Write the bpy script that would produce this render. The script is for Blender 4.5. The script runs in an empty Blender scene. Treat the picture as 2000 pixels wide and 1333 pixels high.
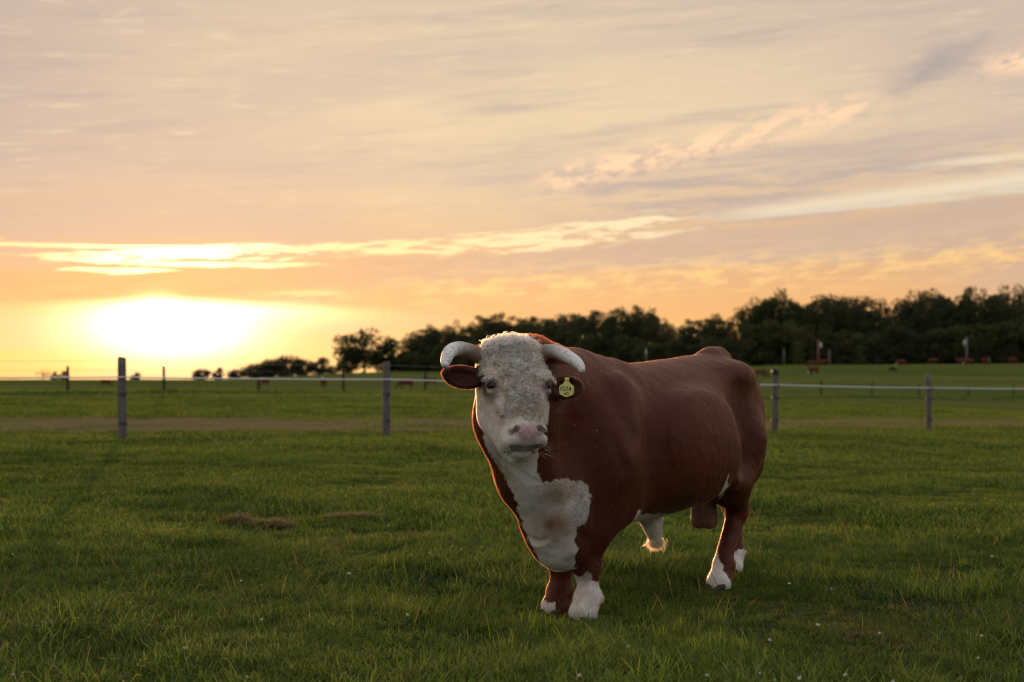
import bpy, math, random
import numpy as np
from mathutils import Vector, Matrix

C = bpy.context.scene.collection
S = bpy.context.scene
rng = np.random.default_rng(7)
random.seed(7)

# ------------------------------------------------------------------ camera
CAMH, FPX, HOR = 1.27, 3000.0, 745.0          # eye height, focal length in photo pixels, horizon row
cam = bpy.data.cameras.new('camera')
cam.sensor_width = 36.0
cam.lens = FPX / 2000 * 36.0
cam.shift_y = (HOR - 666.5) / 2000.0
cam.clip_start, cam.clip_end = 0.05, 9000
cam.dof.use_dof = True
cam.dof.focus_distance = 7.75
cam.dof.aperture_fstop = 2.8
cam_o = bpy.data.objects.new('camera', cam)
cam_o.location = (0, 0, CAMH)
cam_o.rotation_euler = (math.radians(90), 0, 0)
C.objects.link(cam_o)
S.camera = cam_o

# ------------------------------------------------------------------ exposure
S.view_settings.view_transform = 'Standard'
S.view_settings.look = 'None'
S.view_settings.exposure = 0.08
S.view_settings.gamma = 1.0
S.view_settings.use_curve_mapping = False
S.render.engine = 'CYCLES'
S.cycles.use_denoising = True
S.cycles.filter_width = 1.05
S.cycles.max_bounces = 8
S.cycles.transparent_max_bounces = 8
S.cycles.sample_clamp_indirect = 6.0

SUN_AZ, SUN_EL = math.radians(-12.3), math.radians(2.6)

# ------------------------------------------------------------------ node helper
class N:
    """small expression builder over shader nodes"""
    def __init__(s, tree): s.t = tree; s.x = 0
    def node(s, kind, **kw):
        n = s.t.nodes.new(kind); s.x += 1
        n.location = ((s.x % 40) * 180, -(s.x // 40) * 220)
        for k, v in kw.items(): setattr(n, k, v)
        return n
    def link(s, a, b):
        a = a.s if isinstance(a, V) else a
        s.t.links.new(a, b)
    def put(s, sock, v):
        if isinstance(v, V): s.t.links.new(v.s, sock)
        elif hasattr(v, 'is_output'): s.t.links.new(v, sock)
        else:
            if isinstance(v, tuple) and len(v) == 3 and sock.type == 'RGBA': v = (*v, 1)
            sock.default_value = v
    def m(s, op, *a, clamp=False):
        n = s.node('ShaderNodeMath', operation=op, use_clamp=clamp)
        for i, v in enumerate(a): s.put(n.inputs[i], v)
        return V(s, n.outputs[0])
    def mix(s, f, a, b, blend='MIX'):
        n = s.node('ShaderNodeMix', data_type='RGBA', blend_type=blend)
        n.clamp_factor = True
        s.put(n.inputs[0], f); s.put(n.inputs[6], a); s.put(n.inputs[7], b)
        return V(s, n.outputs[2])
    def ss(s, v, a, b):
        n = s.node('ShaderNodeMapRange', interpolation_type='SMOOTHSTEP')
        s.put(n.inputs[0], v); s.put(n.inputs[1], a); s.put(n.inputs[2], b)
        n.inputs[3].default_value = 0; n.inputs[4].default_value = 1
        return V(s, n.outputs[0])
    def xyz(s, x, y, z=0.0):
        n = s.node('ShaderNodeCombineXYZ')
        for i, v in enumerate((x, y, z)): s.put(n.inputs[i], v)
        return V(s, n.outputs[0])
    def noise(s, vec, scale=1.0, detail=4.0, rough=0.55, dist=0.0):
        n = s.node('ShaderNodeTexNoise')
        if vec is not None: s.put(n.inputs['Vector'], vec)
        n.inputs['Scale'].default_value = scale; n.inputs['Detail'].default_value = detail
        n.inputs['Roughness'].default_value = rough; n.inputs['Distortion'].default_value = dist
        return V(s, n.outputs[0])
    def ramp(s, f, stops):
        n = s.node('ShaderNodeValToRGB')
        el = n.color_ramp.elements
        el[0].position, el[0].color = stops[0][0], (*stops[0][1], 1)
        el[1].position, el[1].color = stops[-1][0], (*stops[-1][1], 1)
        for p, c in stops[1:-1]:
            e = el.new(p); e.color = (*c, 1)
        s.put(n.inputs[0], f)
        return V(s, n.outputs[0])
    def gauss(s, x, c, w):
        d = (x - c) / w
        return s.m('EXPONENT', (d * d) * -1.0)
class V:
    def __init__(s, n, sock): s.n = n; s.s = sock
    def __add__(s, o): return s.n.m('ADD', s, o)
    __radd__ = __add__
    def __sub__(s, o): return s.n.m('SUBTRACT', s, o)
    def __rsub__(s, o): return s.n.m('SUBTRACT', o, s)
    def __mul__(s, o): return s.n.m('MULTIPLY', s, o)
    __rmul__ = __mul__
    def __truediv__(s, o): return s.n.m('DIVIDE', s, o)
    def max(s, o): return s.n.m('MAXIMUM', s, o)
    def min(s, o): return s.n.m('MINIMUM', s, o)
    def abs(s): return s.n.m('ABSOLUTE', s)

# ------------------------------------------------------------------ world: dusk sky with a thin cloud deck
def build_world():
    w = bpy.data.worlds.new('World'); S.world = w; w.use_nodes = True
    t = w.node_tree; t.nodes.clear(); n = N(t)
    tc = n.node('ShaderNodeTexCoord')
    nv = n.node('ShaderNodeVectorMath', operation='NORMALIZE'); t.links.new(tc.outputs['Generated'], nv.inputs[0])
    sp = n.node('ShaderNodeSeparateXYZ'); t.links.new(nv.outputs[0], sp.inputs[0])
    X, Y, Z = (V(n, o) for o in sp.outputs)
    az = n.m('ARCTAN2', X, Y); el = n.m('ARCSINE', Z)
    P = az * 3000.0 + 1000.0          # azimuth and height above the horizon, in units of 1/3000 rad
    Q = el * 3000.0
    front = n.ss(P, -1500.0, -500.0) * (1.0 - n.ss(P, 2500.0, 3800.0))
    # noises laid out along the (slightly tilted) cloud streets, in angle space
    Qt = Q - P * 0.055
    w0 = n.noise(n.xyz(P * 0.0022, Qt * 0.010, 4.0), 1.0, 3.0, 0.5) - 0.5
    Qw = Qt + w0 * 26.0
    streak = n.noise(n.xyz(P * 0.0024, Qw * 0.030), 1.0, 6.0, 0.6)
    broad = n.noise(n.xyz(P * 0.0011, Qw * 0.0065, 9.0), 1.0, 4.0, 0.5)
    fine = n.noise(n.xyz(P * 0.010, Qw * 0.09, 2.0), 1.0, 6.0, 0.62)
    lump = n.noise(n.xyz(P * 0.017, (Q - P * 0.2) * 0.042, 5.0), 1.0, 5.0, 0.6)
    # base: cloud veil colour by height
    base = n.ramp(Q.max(0.0) / 4712.0, [
        (0.0, (1.0, .60, .15)), (.012, (.98, .58, .16)), (.028, (.90, .47, .19)), (.045, (.78, .45, .23)),
        (.065, (.70, .47, .30)), (.085, (.77, .56, .37)), (.11, (.81, .62, .415)), (.135, (.74, .575, .41)), (.16, (.65, .52, .40)),
        (.30, (.70, .645, .60)), (.6, (.86, .84, .84)), (1.0, (.95, .95, .98))])
    sun_c = n.m('COSINE', az - SUN_AZ)
    # away from the sun the dusk sky turns to lavender grey
    away = n.ss(sun_c, 0.75, -0.7)
    awaycol = n.ramp(Q.max(0.0) / 4712.0, [(0.0, (.46, .41, .43)), (.06, (.52, .49, .53)), (.25, (.68, .67, .72)), (.6, (.86, .86, .89)), (1.0, (.95, .95, .98))])
    col = n.mix(away, base, awaycol)
    # big soft light and dark regions of the veil
    greyleft = n.gauss(P, -150.0, 520.0) * n.gauss(Q, 560.0, 330.0)
    col = n.mix(greyleft * 0.95, col, (.50, .40, .365))
    col = n.mix(n.gauss(P, 930.0, 420.0) * n.gauss(Q, 470.0, 230.0) * 0.6, col, (.83, .655, .42))
    col = n.mix(n.gauss(P, 2050.0, 420.0) * n.gauss(Q, 640.0, 200.0) * 0.6, col, (.56, .44, .385))
    col = n.mix(n.ss(broad, 0.42, 0.66) * 0.50, col, (.53, .43, .39))
    col = n.mix(n.ss(streak, 0.48, 0.75) * n.ss(Q, 260.0, 420.0) * (1.0 - n.ss(Q, 1500.0, 3000.0)) * 0.62, col, (.46, .38, .36))
    col = n.mix(n.ss(fine, 0.52, 0.72) * n.ss(Q, 240.0, 420.0) * (1.0 - n.ss(Q, 1200.0, 2500.0)) * 0.42, col, (.90, .71, .49))
    # right of centre: grey and cream bars under the clear gap
    bars = n.ss(P, 950.0, 1250.0) * n.gauss(Q, 365.0, 85.0) * front
    col = n.mix(bars * n.ss(streak * 0.6 + fine * 0.4, 0.43, 0.56) * 0.9, col, (.50, .40, .36))
    # thicker bank
    Qc = 178.0 + (P - 300.0) * 0.07
    half = 24.0 + (P - 1000.0).abs() * 0.022
    edge = (Q - Qc + w0 * 40.0 + (fine - 0.5) * 22.0).abs() / half
    bank = (1.0 - n.ss(edge, 0.65, 1.25)) * front
    bankcol = n.mix(n.ss(P, 200.0, 1300.0), (.74, .41, .20), (.62, .435, .325))
    bankcol = n.mix(n.ss(fine * 0.5 + streak * 0.5, .42, .62) * 0.35, bankcol, n.mix(n.ss(P, 200.0, 1300.0), (.98, .58, .24), (.76, .55, .40)))
    col = n.mix(bank * 0.85, col, bankcol)
    # lit wisps low on the right
    Ql = 168.0 + (P - 740.0) * 0.058
    wis = n.gauss(Q + (w0 * 30.0), Ql, 34.0) * n.ss(P, 660.0, 900.0) * (1.0 - n.ss(P, 2000.0, 2600.0))
    col = n.mix(wis * n.ss(lump * 0.55 + fine * 0.45, 0.44, 0.60) * 0.85, col, (1.02, .66, .27))
    sm = n.gauss(P, 610.0, 75.0) * n.gauss(Q, 166.0, 9.0)
    col = n.mix(sm * n.ss(fine, 0.40, 0.58), col, (1.2, .82, .36))
    # bright slit above the bank, rising to the right
    Qs = 240.0 + (P - 300.0) * 0.045 + (P - 1000.0).max(0.0) * 0.068
    hs = 15.0 + (P - 600.0).max(0.0) * 0.026
    slit = n.gauss(Q + (fine - 0.5) * 16.0 + w0 * 22.0, Qs, hs) * front * (1.0 - n.ss(P, 1180.0, 1480.0) * 0.85)
    cut = n.ss(fine * 0.75 + streak * 0.4, 0.49, 0.66)
    near = n.gauss(P, 360.0, 170.0)
    slitcol = n.mix(n.ss(P, 650.0, 1700.0), (1.15, .84, .42), (.88, .73, .53))
    slitcol = n.mix(near, slitcol, (3.2, 2.5, 1.3))
    a = (slit * 1.35 * (cut * 0.95 + near * 0.42)) * (n.ss(P, 60.0, 260.0) * 0.6 + 0.4)
    col = n.mix(n.ss(a, 0.26, 0.80), col, slitcol)
    # thin strands over and under the slit on the left
    for q0, sl, p0, p1, wd in ((254.0, .006, -60.0, 820.0, 5.0), (263.0, .0, -120.0, 120.0, 5.0), (211.0, .008, 90.0, 430.0, 5.5), (222.0, .012, 230.0, 720.0, 5.0)):
        g_ = n.gauss(Q + (fine - 0.5) * 12.0 + w0 * 8.0, (P - 300.0) * sl + q0, wd) * n.ss(P, p0, p0 + 90.0) * (1.0 - n.ss(P, p1 - 160.0, p1))
        col = n.mix(n.ss(g_ * (fine * 1.6), .25, .7), col, n.mix(near, (1.15, .82, .40), (2.4, 1.9, 1.0)))
    # clear lens at the right: cream above, pale blue below, with a flat lower edge
    lo_ = 300.0 + (P - 1330.0) * 0.068; hi_ = 318.0 + (P - 1330.0) * 0.108
    wob = (fine - 0.5) * 14.0 + w0 * 10.0
    lens = n.ss(Q + wob * 0.5, lo_, lo_ + 7.0) * (1.0 - n.ss(Q + wob, hi_ - 14.0, hi_ + 20.0)) * n.ss(P, 1330.0, 1500.0) * front
    col = n.mix(lens * (n.ss(fine * 0.6 + streak * 0.5, .40, .58) * 0.65 + 0.15), col, n.mix(n.ss(Q + wob, lo_ + 8.0, hi_ - 4.0), (.78, .69, .52), (.97, .80, .55)))
    up_ = n.gauss(Q + wob * 1.2, 412.0 + (P - 1900.0) * 0.06, 13.0) * n.ss(P, 1560.0, 1900.0) * front
    col = n.mix(n.ss(up_ * (streak * 0.7 + fine * 1.2), .45, 1.05) * 0.6, col, (.95, .80, .58))
    # pale blue showing in the gap at the right
    blue = n.gauss(Q, Qs - 8.0, 17.0) * n.ss(P, 1350.0, 1600.0) * front
    col = n.mix(blue * n.ss(streak, 0.62, 0.44) * 0.0, col, (.74, .71, .60))
    # lit puffs climbing to the upper right, and the dark puff beyond
    Qp = 385.0 + (P - 1050.0) * 0.215
    puff = n.gauss(Q, Qp, 26.0) * n.ss(P, 1000.0, 1120.0) * (1.0 - n.ss(P, 1640.0, 1760.0))
    puff2 = n.gauss(Q, 585.0 + (P - 1960.0) * 0.1, 22.0) * n.gauss(P, 1960.0, 80.0)
    col = n.mix((puff + puff2) * n.ss(lump, 0.42, 0.56), col, (1.04, .70, .44))
    dk = n.gauss(P + (lump - 0.5) * 120.0, 1805.0, 85.0) * n.gauss(Q - (P - 1805.0) * 0.38 + (lump - 0.5) * 60.0, 585.0, 27.0)
    col = n.mix(dk * 0.8, col, (.42, .355, .335))
    # glow of the low sun, held under the bank
    dP = (P - 345.0); dQ = (Q - 106.0)
    r2 = dP * dP * 0.16 + dQ * dQ
    r = n.m('SQRT', r2)
    under = 1.0 - n.ss(Q + w0 * 16.0 + dP.abs() * 0.050, 144.0, 172.0)
    core = n.m('EXPONENT', r2 / -2600.0)
    halo = n.m('EXPONENT', r / -90.0)
    wide = n.m('EXPONENT', n.m('SQRT', dP * dP * 0.35 + dQ * dQ) / -190.0)
    core2 = n.gauss(P, 480.0, 190.0) * n.gauss(Q, 138.0, 26.0)
    spike = n.gauss(P, 318.0, 38.0) * n.gauss(Q, 150.0, 16.0)
    add = n.mix(1.0, (0, 0, 0), (0, 0, 0))
    def addc(c0, f, c):
        m_ = n.node('ShaderNodeVectorMath', operation='MULTIPLY_ADD')
        n.put(m_.inputs[0], n.xyz(f, f, f)); m_.inputs[1].default_value = c; n.put(m_.inputs[2], c0)
        return V(n, m_.outputs[0])
    col = addc(col, core * under, (3.4, 2.8, 1.75))
    col = addc(col, halo * (under * 0.85 + 0.15), (1.0, .66, .22))
    col = addc(col, wide, (.20, .085, .008))
    col = addc(col, core2 * under, (.9, .7, .35))
    col = addc(col, spike, (1.3, .9, .35))
    # physical sky seen through the veil
    sky = n.node('ShaderNodeTexSky', sky_type='NISHITA')
    sky.sun_disc = False; sky.sun_elevation = SUN_EL; sky.sun_rotation = SUN_AZ
    sky.altitude = 100; sky.dust_density = 2.0
    sk = n.mix(1.0, V(n, sky.outputs[0]), (1, 1, 1), 'MULTIPLY')
    deck = n.node('ShaderNodeVectorMath', operation='SCALE'); n.put(deck.inputs[0], col); deck.inputs[3].default_value = 10.0
    thin = n.ss(Q, 700.0, 2500.0) * 0.20 + 0.06
    out = n.mix(thin, V(n, deck.outputs[0]), sk)
    bg = n.node('ShaderNodeBackground'); n.link(out, bg.inputs[0]); bg.inputs[1].default_value = 0.1
    o = n.node('ShaderNodeOutputWorld'); t.links.new(bg.outputs[0], o.inputs[0])
    w.cycles.sampling_method = 'MANUAL'; w.cycles.sample_map_resolution = 1024
build_world()

sun = bpy.data.lights.new('sun', 'SUN')
sun.energy = 3.2
sun.angle = math.radians(0.6)
sun.color = (1.0, 0.50, 0.20)
sun_o = bpy.data.objects.new('sun', sun)
sd = Vector((math.sin(SUN_AZ) * math.cos(SUN_EL), math.cos(SUN_AZ) * math.cos(SUN_EL), math.sin(SUN_EL)))
sun_o.rotation_euler = sd.to_track_quat('Z', 'Y').to_euler()
sun_o.location = sd * 50
C.objects.link(sun_o)

# ------------------------------------------------------------------ scene helpers
def tag(o, label=None, cat=None, group=None, kind=None):
    if label: o['label'] = label
    if cat: o['category'] = cat
    if group: o['group'] = group
    if kind: o['kind'] = kind
    return o
def empty(name, loc=(0, 0, 0), rz=0.0):
    o = bpy.data.objects.new(name, None); o.empty_display_size = .2
    o.location = loc; o.rotation_euler = (0, 0, rz); C.objects.link(o); return o
def link(name, data, parent=None, mat=None):
    o = bpy.data.objects.new(name, data); C.objects.link(o)
    if mat and not data.materials: data.materials.append(mat)
    if parent: o.parent = parent
    return o
def mesh(name, v, f, smooth=True):
    me = bpy.data.meshes.new(name)
    v = np.asarray(v, np.float32)
    if isinstance(f, np.ndarray):
        k = f.shape[1]; f = f.astype(np.int32)
        me.vertices.add(len(v)); me.vertices.foreach_set('co', v.ravel())
        me.loops.add(f.size); me.loops.foreach_set('vertex_index', f.ravel())
        me.polygons.add(len(f)); me.polygons.foreach_set('loop_start', np.arange(0, f.size, k, dtype=np.int32))
        me.update(calc_edges=True)
    else:
        me.from_pydata(v.tolist(), [], f)
    me.polygons.foreach_set('use_smooth', np.full(len(me.polygons), smooth))
    me.update()
    return me
def vcol(me, name, col):
    a = me.attributes.new(name, 'FLOAT_COLOR', 'POINT')
    c = np.ones((len(col), 4), np.float32); c[:, :3] = col
    a.data.foreach_set('color', c.ravel())
class MB:
    """collects tubes, boxes and lathes into one mesh"""
    def __init__(s): s.v = []; s.f = []
    def tube(s, pts, rad, seg=10, cap=True):
        pts = [Vector(p) for p in pts]; b = len(s.v); n = len(pts)
        if not hasattr(rad, '__len__'): rad = [rad] * n
        up = None
        for i, p in enumerate(pts):
            d = (pts[min(i + 1, n - 1)] - pts[max(i - 1, 0)]).normalized()
            if up is None:
                up = d.orthogonal().normalized()
            else:
                up = (up - d * up.dot(d)).normalized()
            side = d.cross(up)
            for k in range(seg):
                a = 2 * math.pi * k / seg
                s.v.append(p + (up * math.cos(a) + side * math.sin(a)) * rad[i])
        for i in range(n - 1):
            for k in range(seg):
                k2 = (k + 1) % seg
                s.f.append((b + i * seg + k, b + i * seg + k2, b + (i + 1) * seg + k2, b + (i + 1) * seg + k))
        if cap:
            s.f.append(tuple(b + k for k in reversed(range(seg))))
            s.f.append(tuple(b + (n - 1) * seg + k for k in range(seg)))
        return s
    def box(s, c, h, rot=None):
        b = len(s.v); R = rot or Matrix.Identity(3)
        for x in (-1, 1):
            for y in (-1, 1):
                for z in (-1, 1): s.v.append(Vector(c) + R @ Vector((x * h[0], y * h[1], z * h[2])))
        for q in ((0, 1, 3, 2), (4, 6, 7, 5), (0, 4, 5, 1), (2, 3, 7, 6), (0, 2, 6, 4), (1, 5, 7, 3)): s.f.append(tuple(b + i for i in q))
        return s
    def build(s, name, smooth=True): return mesh(name, [tuple(v) for v in s.v], s.f, smooth)

def vnoise(p, scale, seed=0):
    """value noise on points (n,3), about -1..1"""
    q = np.asarray(p, np.float64) * scale + seed * 17.3
    i = np.floor(q).astype(np.int64); f = q - i; f = f * f * (3 - 2 * f)
    def h(a, b, c):
        n = (a * 374761393 + b * 668265263 + c * 2147483647 + seed * 1274126177) & 0xffffffff
        n = ((n ^ (n >> 13)) * 1274126177) & 0xffffffff
        return ((n ^ (n >> 16)) & 0xffff) / 32767.5 - 1
    r = 0
    for dx in (0, 1):
        for dy in (0, 1):
            for dz in (0, 1):
                w = (f[:, 0] if dx else 1 - f[:, 0]) * (f[:, 1] if dy else 1 - f[:, 1]) * (f[:, 2] if dz else 1 - f[:, 2])
                r = r + w * h(i[:, 0] + dx, i[:, 1] + dy, i[:, 2] + dz)
    return r
def sstep(x, a, b):
    t = np.clip((x - a) / (b - a), 0, 1); return t * t * (3 - 2 * t)

# ------------------------------------------------------------------ terrain
_lg = np.linspace(math.log(1.0), math.log(1500.0), 360)
def _prof(pts):
    d = np.log(np.maximum([p[0] for p in pts], 1.0)); z = [p[1] for p in pts]
    y = np.interp(_lg, d, z)
    k = np.exp(-0.5 * (np.arange(-14, 15) / 5.0) ** 2); k /= k.sum()
    yp = np.concatenate([np.full(14, y[0]), y, np.full(14, y[-1])])
    return np.convolve(yp, k, 'valid')
_cols = [0.0, 350.0, 800.0, 1200.0, 1600.0, 2000.0]
_tab = np.array([_prof(p) for p in (
    [(1, 0), (9, 0), (15, .02), (29, .12), (43, .15), (80, .52), (150, .75), (300, 1.60), (480, 1.4), (900, 1), (1400, 0)],
    [(1, 0), (9, 0), (15, .02), (29, .12), (43, .15), (80, .52), (150, .72), (300, 1.62), (480, 1.6), (900, 1.4), (1400, 0)],
    [(1, 0), (9, 0), (15, .02), (33, .08), (46, .08), (90, .46), (120, .40), (205, .02), (300, .85), (400, 2.5), (550, 4.9), (900, 5.5), (1400, 6)],
    [(1, 0), (9, 0), (15, 0), (36, .02), (50, -.04), (110, .20), (200, .05), (350, 3.3), (450, 5.2), (900, 7), (1400, 8)],
    [(1, 0), (9, 0), (15, 0), (39, -.03), (57, -.17), (132, -.27), (200, .45), (300, 3.27), (350, 5.1), (500, 6.5), (900, 9), (1400, 10)],
    [(1, 0), (9, 0), (15, 0), (43, -.16), (60, -.20), (170, -1.15), (220, -.2), (300, 3.27), (350, 5.35), (500, 6.5), (900, 9), (1400, 10)])])
def ground(x, y):
    x = np.asarray(x, float); y = np.asarray(y, float)
    d = np.hypot(x, y)
    px = np.where(y > 0.01, 1000 + 3000 * x / np.maximum(y, 0.01), np.where(x > 0, 9e3, -9e3))
    px = np.clip(px, 0, 2000)
    li = np.clip((np.log(np.maximum(d, 1.0)) - _lg[0]) / (_lg[1] - _lg[0]), 0, len(_lg) - 1.001)
    i = li.astype(int); fr = li - i
    ci = np.interp(px, _cols, np.arange(len(_cols))); ci = np.minimum(ci, len(_cols) - 1.001)
    c = ci.astype(int); fc = ci - c; fc = fc * fc * (3 - 2 * fc)
    def at(cc): return _tab[cc, i] * (1 - fr) + _tab[cc, i + 1] * fr
    z = at(c) * (1 - fc) + at(c + 1) * fc
    fade = sstep(y / np.maximum(d, .01), -0.3, 0.55)
    z = z * fade
    bump = 0.018 * np.sin(x * 0.9 + 1.3 * np.sin(y * .5)) * np.sin(y * 0.62 + .7 * np.sin(x * .6)) * sstep(d, 3, 8) + .05 * np.sin(x * .17 + 2) * np.sin(y * .12) * sstep(d, 40, 90)
    bump = bump * (1 - 0.85 * np.exp(-((x - .9) ** 2 + (y - 9.2) ** 2) / 5.0))
    return z + bump
def gz(x, y): return float(ground(np.array([x]), np.array([y]))[0])
def at(px, d):
    """point on the ground seen in photo column px at distance d"""
    x = (px - 1000) / 3000 * d
    return Vector((x, d, gz(x, d)))

# ------------------------------------------------------------------ materials
def mat(name):
    m = bpy.data.materials.new(name); m.use_nodes = True
    t = m.node_tree; b = t.nodes['Principled BSDF']
    return m, N(t), b
def simple(name, col, rough=.7, spec=.3, metal=0.0, nscale=0, namp=.25):
    m, n, b = mat(name)
    b.inputs['Roughness'].default_value = rough; b.inputs['Specular IOR Level'].default_value = spec; b.inputs['Metallic'].default_value = metal
    if nscale:
        tc = n.node('ShaderNodeTexCoord')
        f = n.noise(tc.outputs['Object'], nscale, 5, .6)
        n.link(n.mix(n.ss(f, .3, .7), tuple(c * (1 - namp) for c in col), tuple(min(1, c * (1 + namp)) for c in col)), b.inputs['Base Color'])
    else: b.inputs['Base Color'].default_value = (*col, 1)
    return m

def ground_mat():
    m, n, b = mat('meadow ground')
    g = n.node('ShaderNodeNewGeometry'); p = g.outputs['Position']
    sp = n.node('ShaderNodeSeparateXYZ'); n.link(p, sp.inputs[0])
    big = n.noise(p, .05, 4, .55); med = n.noise(p, .5, 5, .6); fin = n.noise(p, 9.0, 4, .65)
    far = n.noise(n.xyz(V(n, sp.outputs[0]) * .012, V(n, sp.outputs[1]) * .035, 3.0), 1.0, 5, .6)
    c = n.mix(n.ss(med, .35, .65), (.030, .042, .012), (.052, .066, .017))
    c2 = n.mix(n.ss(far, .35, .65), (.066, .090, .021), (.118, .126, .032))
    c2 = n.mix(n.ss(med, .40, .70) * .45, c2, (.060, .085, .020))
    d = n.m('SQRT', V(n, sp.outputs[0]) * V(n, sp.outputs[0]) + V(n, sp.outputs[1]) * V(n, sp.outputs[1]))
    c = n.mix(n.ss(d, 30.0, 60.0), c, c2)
    c = n.mix(n.ss(big, .58, .75) * .35, c, (.11, .095, .04))
    c = n.mix(n.ss(fin, .62, .75) * .3, c, (.10, .085, .045))
    n.link(c, b.inputs['Base Color'])
    b.inputs['Roughness'].default_value = 1.0; b.inputs['Specular IOR Level'].default_value = 0.0
    bp = n.node('ShaderNodeBump'); bp.inputs['Strength'].default_value = .7; bp.inputs['Distance'].default_value = .08
    n.link(fin * .5 + med * 1.2, bp.inputs['Height']); n.link(bp.outputs[0], b.inputs['Normal'])
    return m
def track_mat():
    m, n, b = mat('dry track')
    g = n.node('ShaderNodeNewGeometry'); p = g.outputs['Position']
    sp = n.node('ShaderNodeSeparateXYZ'); n.link(p, sp.inputs[0])
    X, Y = V(n, sp.outputs[0]), V(n, sp.outputs[1])
    med = n.noise(n.xyz(X * .5 , (Y - X * .6) * 1.4, 0.0), .5, 6, .62); fin = n.noise(p, 6.0, 4, .65)
    c = n.mix(n.ss(med, .36, .62), (.15, .108, .050), (.26, .188, .10))
    c = n.mix(n.ss(med, .44, .58) * .85, c, (.085, .095, .030))
    c = n.mix(n.ss(fin, .58, .72) * .5, c, (.065, .045, .028))
    n.link(c, b.inputs['Base Color']); b.inputs['Roughness'].default_value = 1.0; b.inputs['Specular IOR Level'].default_value = 0.0
    bp = n.node('ShaderNodeBump'); bp.inputs['Strength'].default_value = .6; bp.inputs['Distance'].default_value = .06
    n.link(fin + med, bp.inputs['Height']); n.link(bp.outputs[0], b.inputs['Normal'])
    return m
def blade_mat(name, lo, hi, dry, dryamt):
    m = bpy.data.materials.new(name); m.use_nodes = True; t = m.node_tree; t.nodes.clear(); n = N(t)
    oi = n.node('ShaderNodeObjectInfo'); g = n.node('ShaderNodeNewGeometry')
    at_ = n.node('ShaderNodeAttribute', attribute_name='bl')
    p = g.outputs['Position']
    big = n.noise(p, .22, 4, .6); med = n.noise(p, 1.1, 4, .6)
    rnd = V(n, oi.outputs['Random']); bl = V(n, at_.outputs['Fac'])
    sml = n.noise(p, 5.0, 3, .6)
    f = n.ss(big * .42 + med * .28 + sml * .18 + rnd * .12, .37, .62)
    c = n.mix(f, lo, hi)
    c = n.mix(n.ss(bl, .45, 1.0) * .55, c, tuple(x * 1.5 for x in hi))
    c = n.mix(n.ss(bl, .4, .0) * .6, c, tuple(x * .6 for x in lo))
    dr = n.ss(med * .55 + bl * .45, .72 - dryamt, .86 - dryamt)
    c = n.mix(dr * .75, c, dry)
    d = n.node('ShaderNodeBsdfPrincipled'); n.link(c, d.inputs['Base Color'])
    d.inputs['Roughness'].default_value = .75; d.inputs['Specular IOR Level'].default_value = .07
    tr = n.node('ShaderNodeBsdfTranslucent')
    n.link(n.mix(1.0, c, (1.5, 1.6, .75), 'MULTIPLY'), tr.inputs[0])
    mx = n.node('ShaderNodeMixShader'); mx.inputs[0].default_value = .42
    t.links.new(d.outputs[0], mx.inputs[1]); t.links.new(tr.outputs[0], mx.inputs[2])
    o = n.node('ShaderNodeOutputMaterial'); t.links.new(mx.outputs[0], o.inputs[0])
    return m
M_ground, M_track = ground_mat(), track_mat()
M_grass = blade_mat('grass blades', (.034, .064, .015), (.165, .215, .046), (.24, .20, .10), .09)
M_weed = blade_mat('broad weed leaves', (.024, .050, .018), (.048, .085, .028), (.10, .10, .04), .0)
M_hay = blade_mat('dry grass', (.16, .12, .07), (.29, .22, .14), (.24, .18, .11), .2)
M_haytuft = blade_mat('straw stubble', (.15, .115, .05), (.27, .20, .105), (.24, .18, .09), .2)

def wood_mat():
    m, n, b = mat('weathered post wood')
    tc = n.node('ShaderNodeTexCoord'); sp = n.node('ShaderNodeSeparateXYZ'); n.link(tc.outputs['Object'], sp.inputs[0])
    g = n.noise(n.xyz(V(n, sp.outputs[0]) * 60, V(n, sp.outputs[1]) * 60, V(n, sp.outputs[2]) * 3), 1.0, 6, .6)
    s = n.noise(tc.outputs['Object'], 3.0, 4, .6)
    c = n.mix(n.ss(g, .3, .7), (.05, .045, .042), (.16, .145, .14))
    c = n.mix(n.ss(s, .55, .75) * .6, c, (.10, .075, .055))
    n.link(c, b.inputs['Base Color']); b.inputs['Roughness'].default_value = .85
    bp = n.node('ShaderNodeBump'); bp.inputs['Strength'].default_value = .5; bp.inputs['Distance'].default_value = .01
    n.link(g, bp.inputs['Height']); n.link(bp.outputs[0], b.inputs['Normal'])
    return m
M_post = wood_mat()
M_postdark = simple('dark post wood', (.035, .030, .027), .9, .1, 0, 8)
M_insul = simple('black plastic', (.012, .012, .012), .5)
M_tape = simple('white fence tape', (.72, .74, .76), .5)
M_wire = simple('steel wire', (.32, .31, .30), .45, .5, .6)
M_pole = simple('utility pole wood', (.20, .105, .065), .85, .2, 0, 6)
M_polegrey = simple('grey pole', (.15, .147, .143), .7, .3, 0, 6)
M_lamp = simple('lamp housing', (.36, .365, .37), .5, .4)

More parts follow.
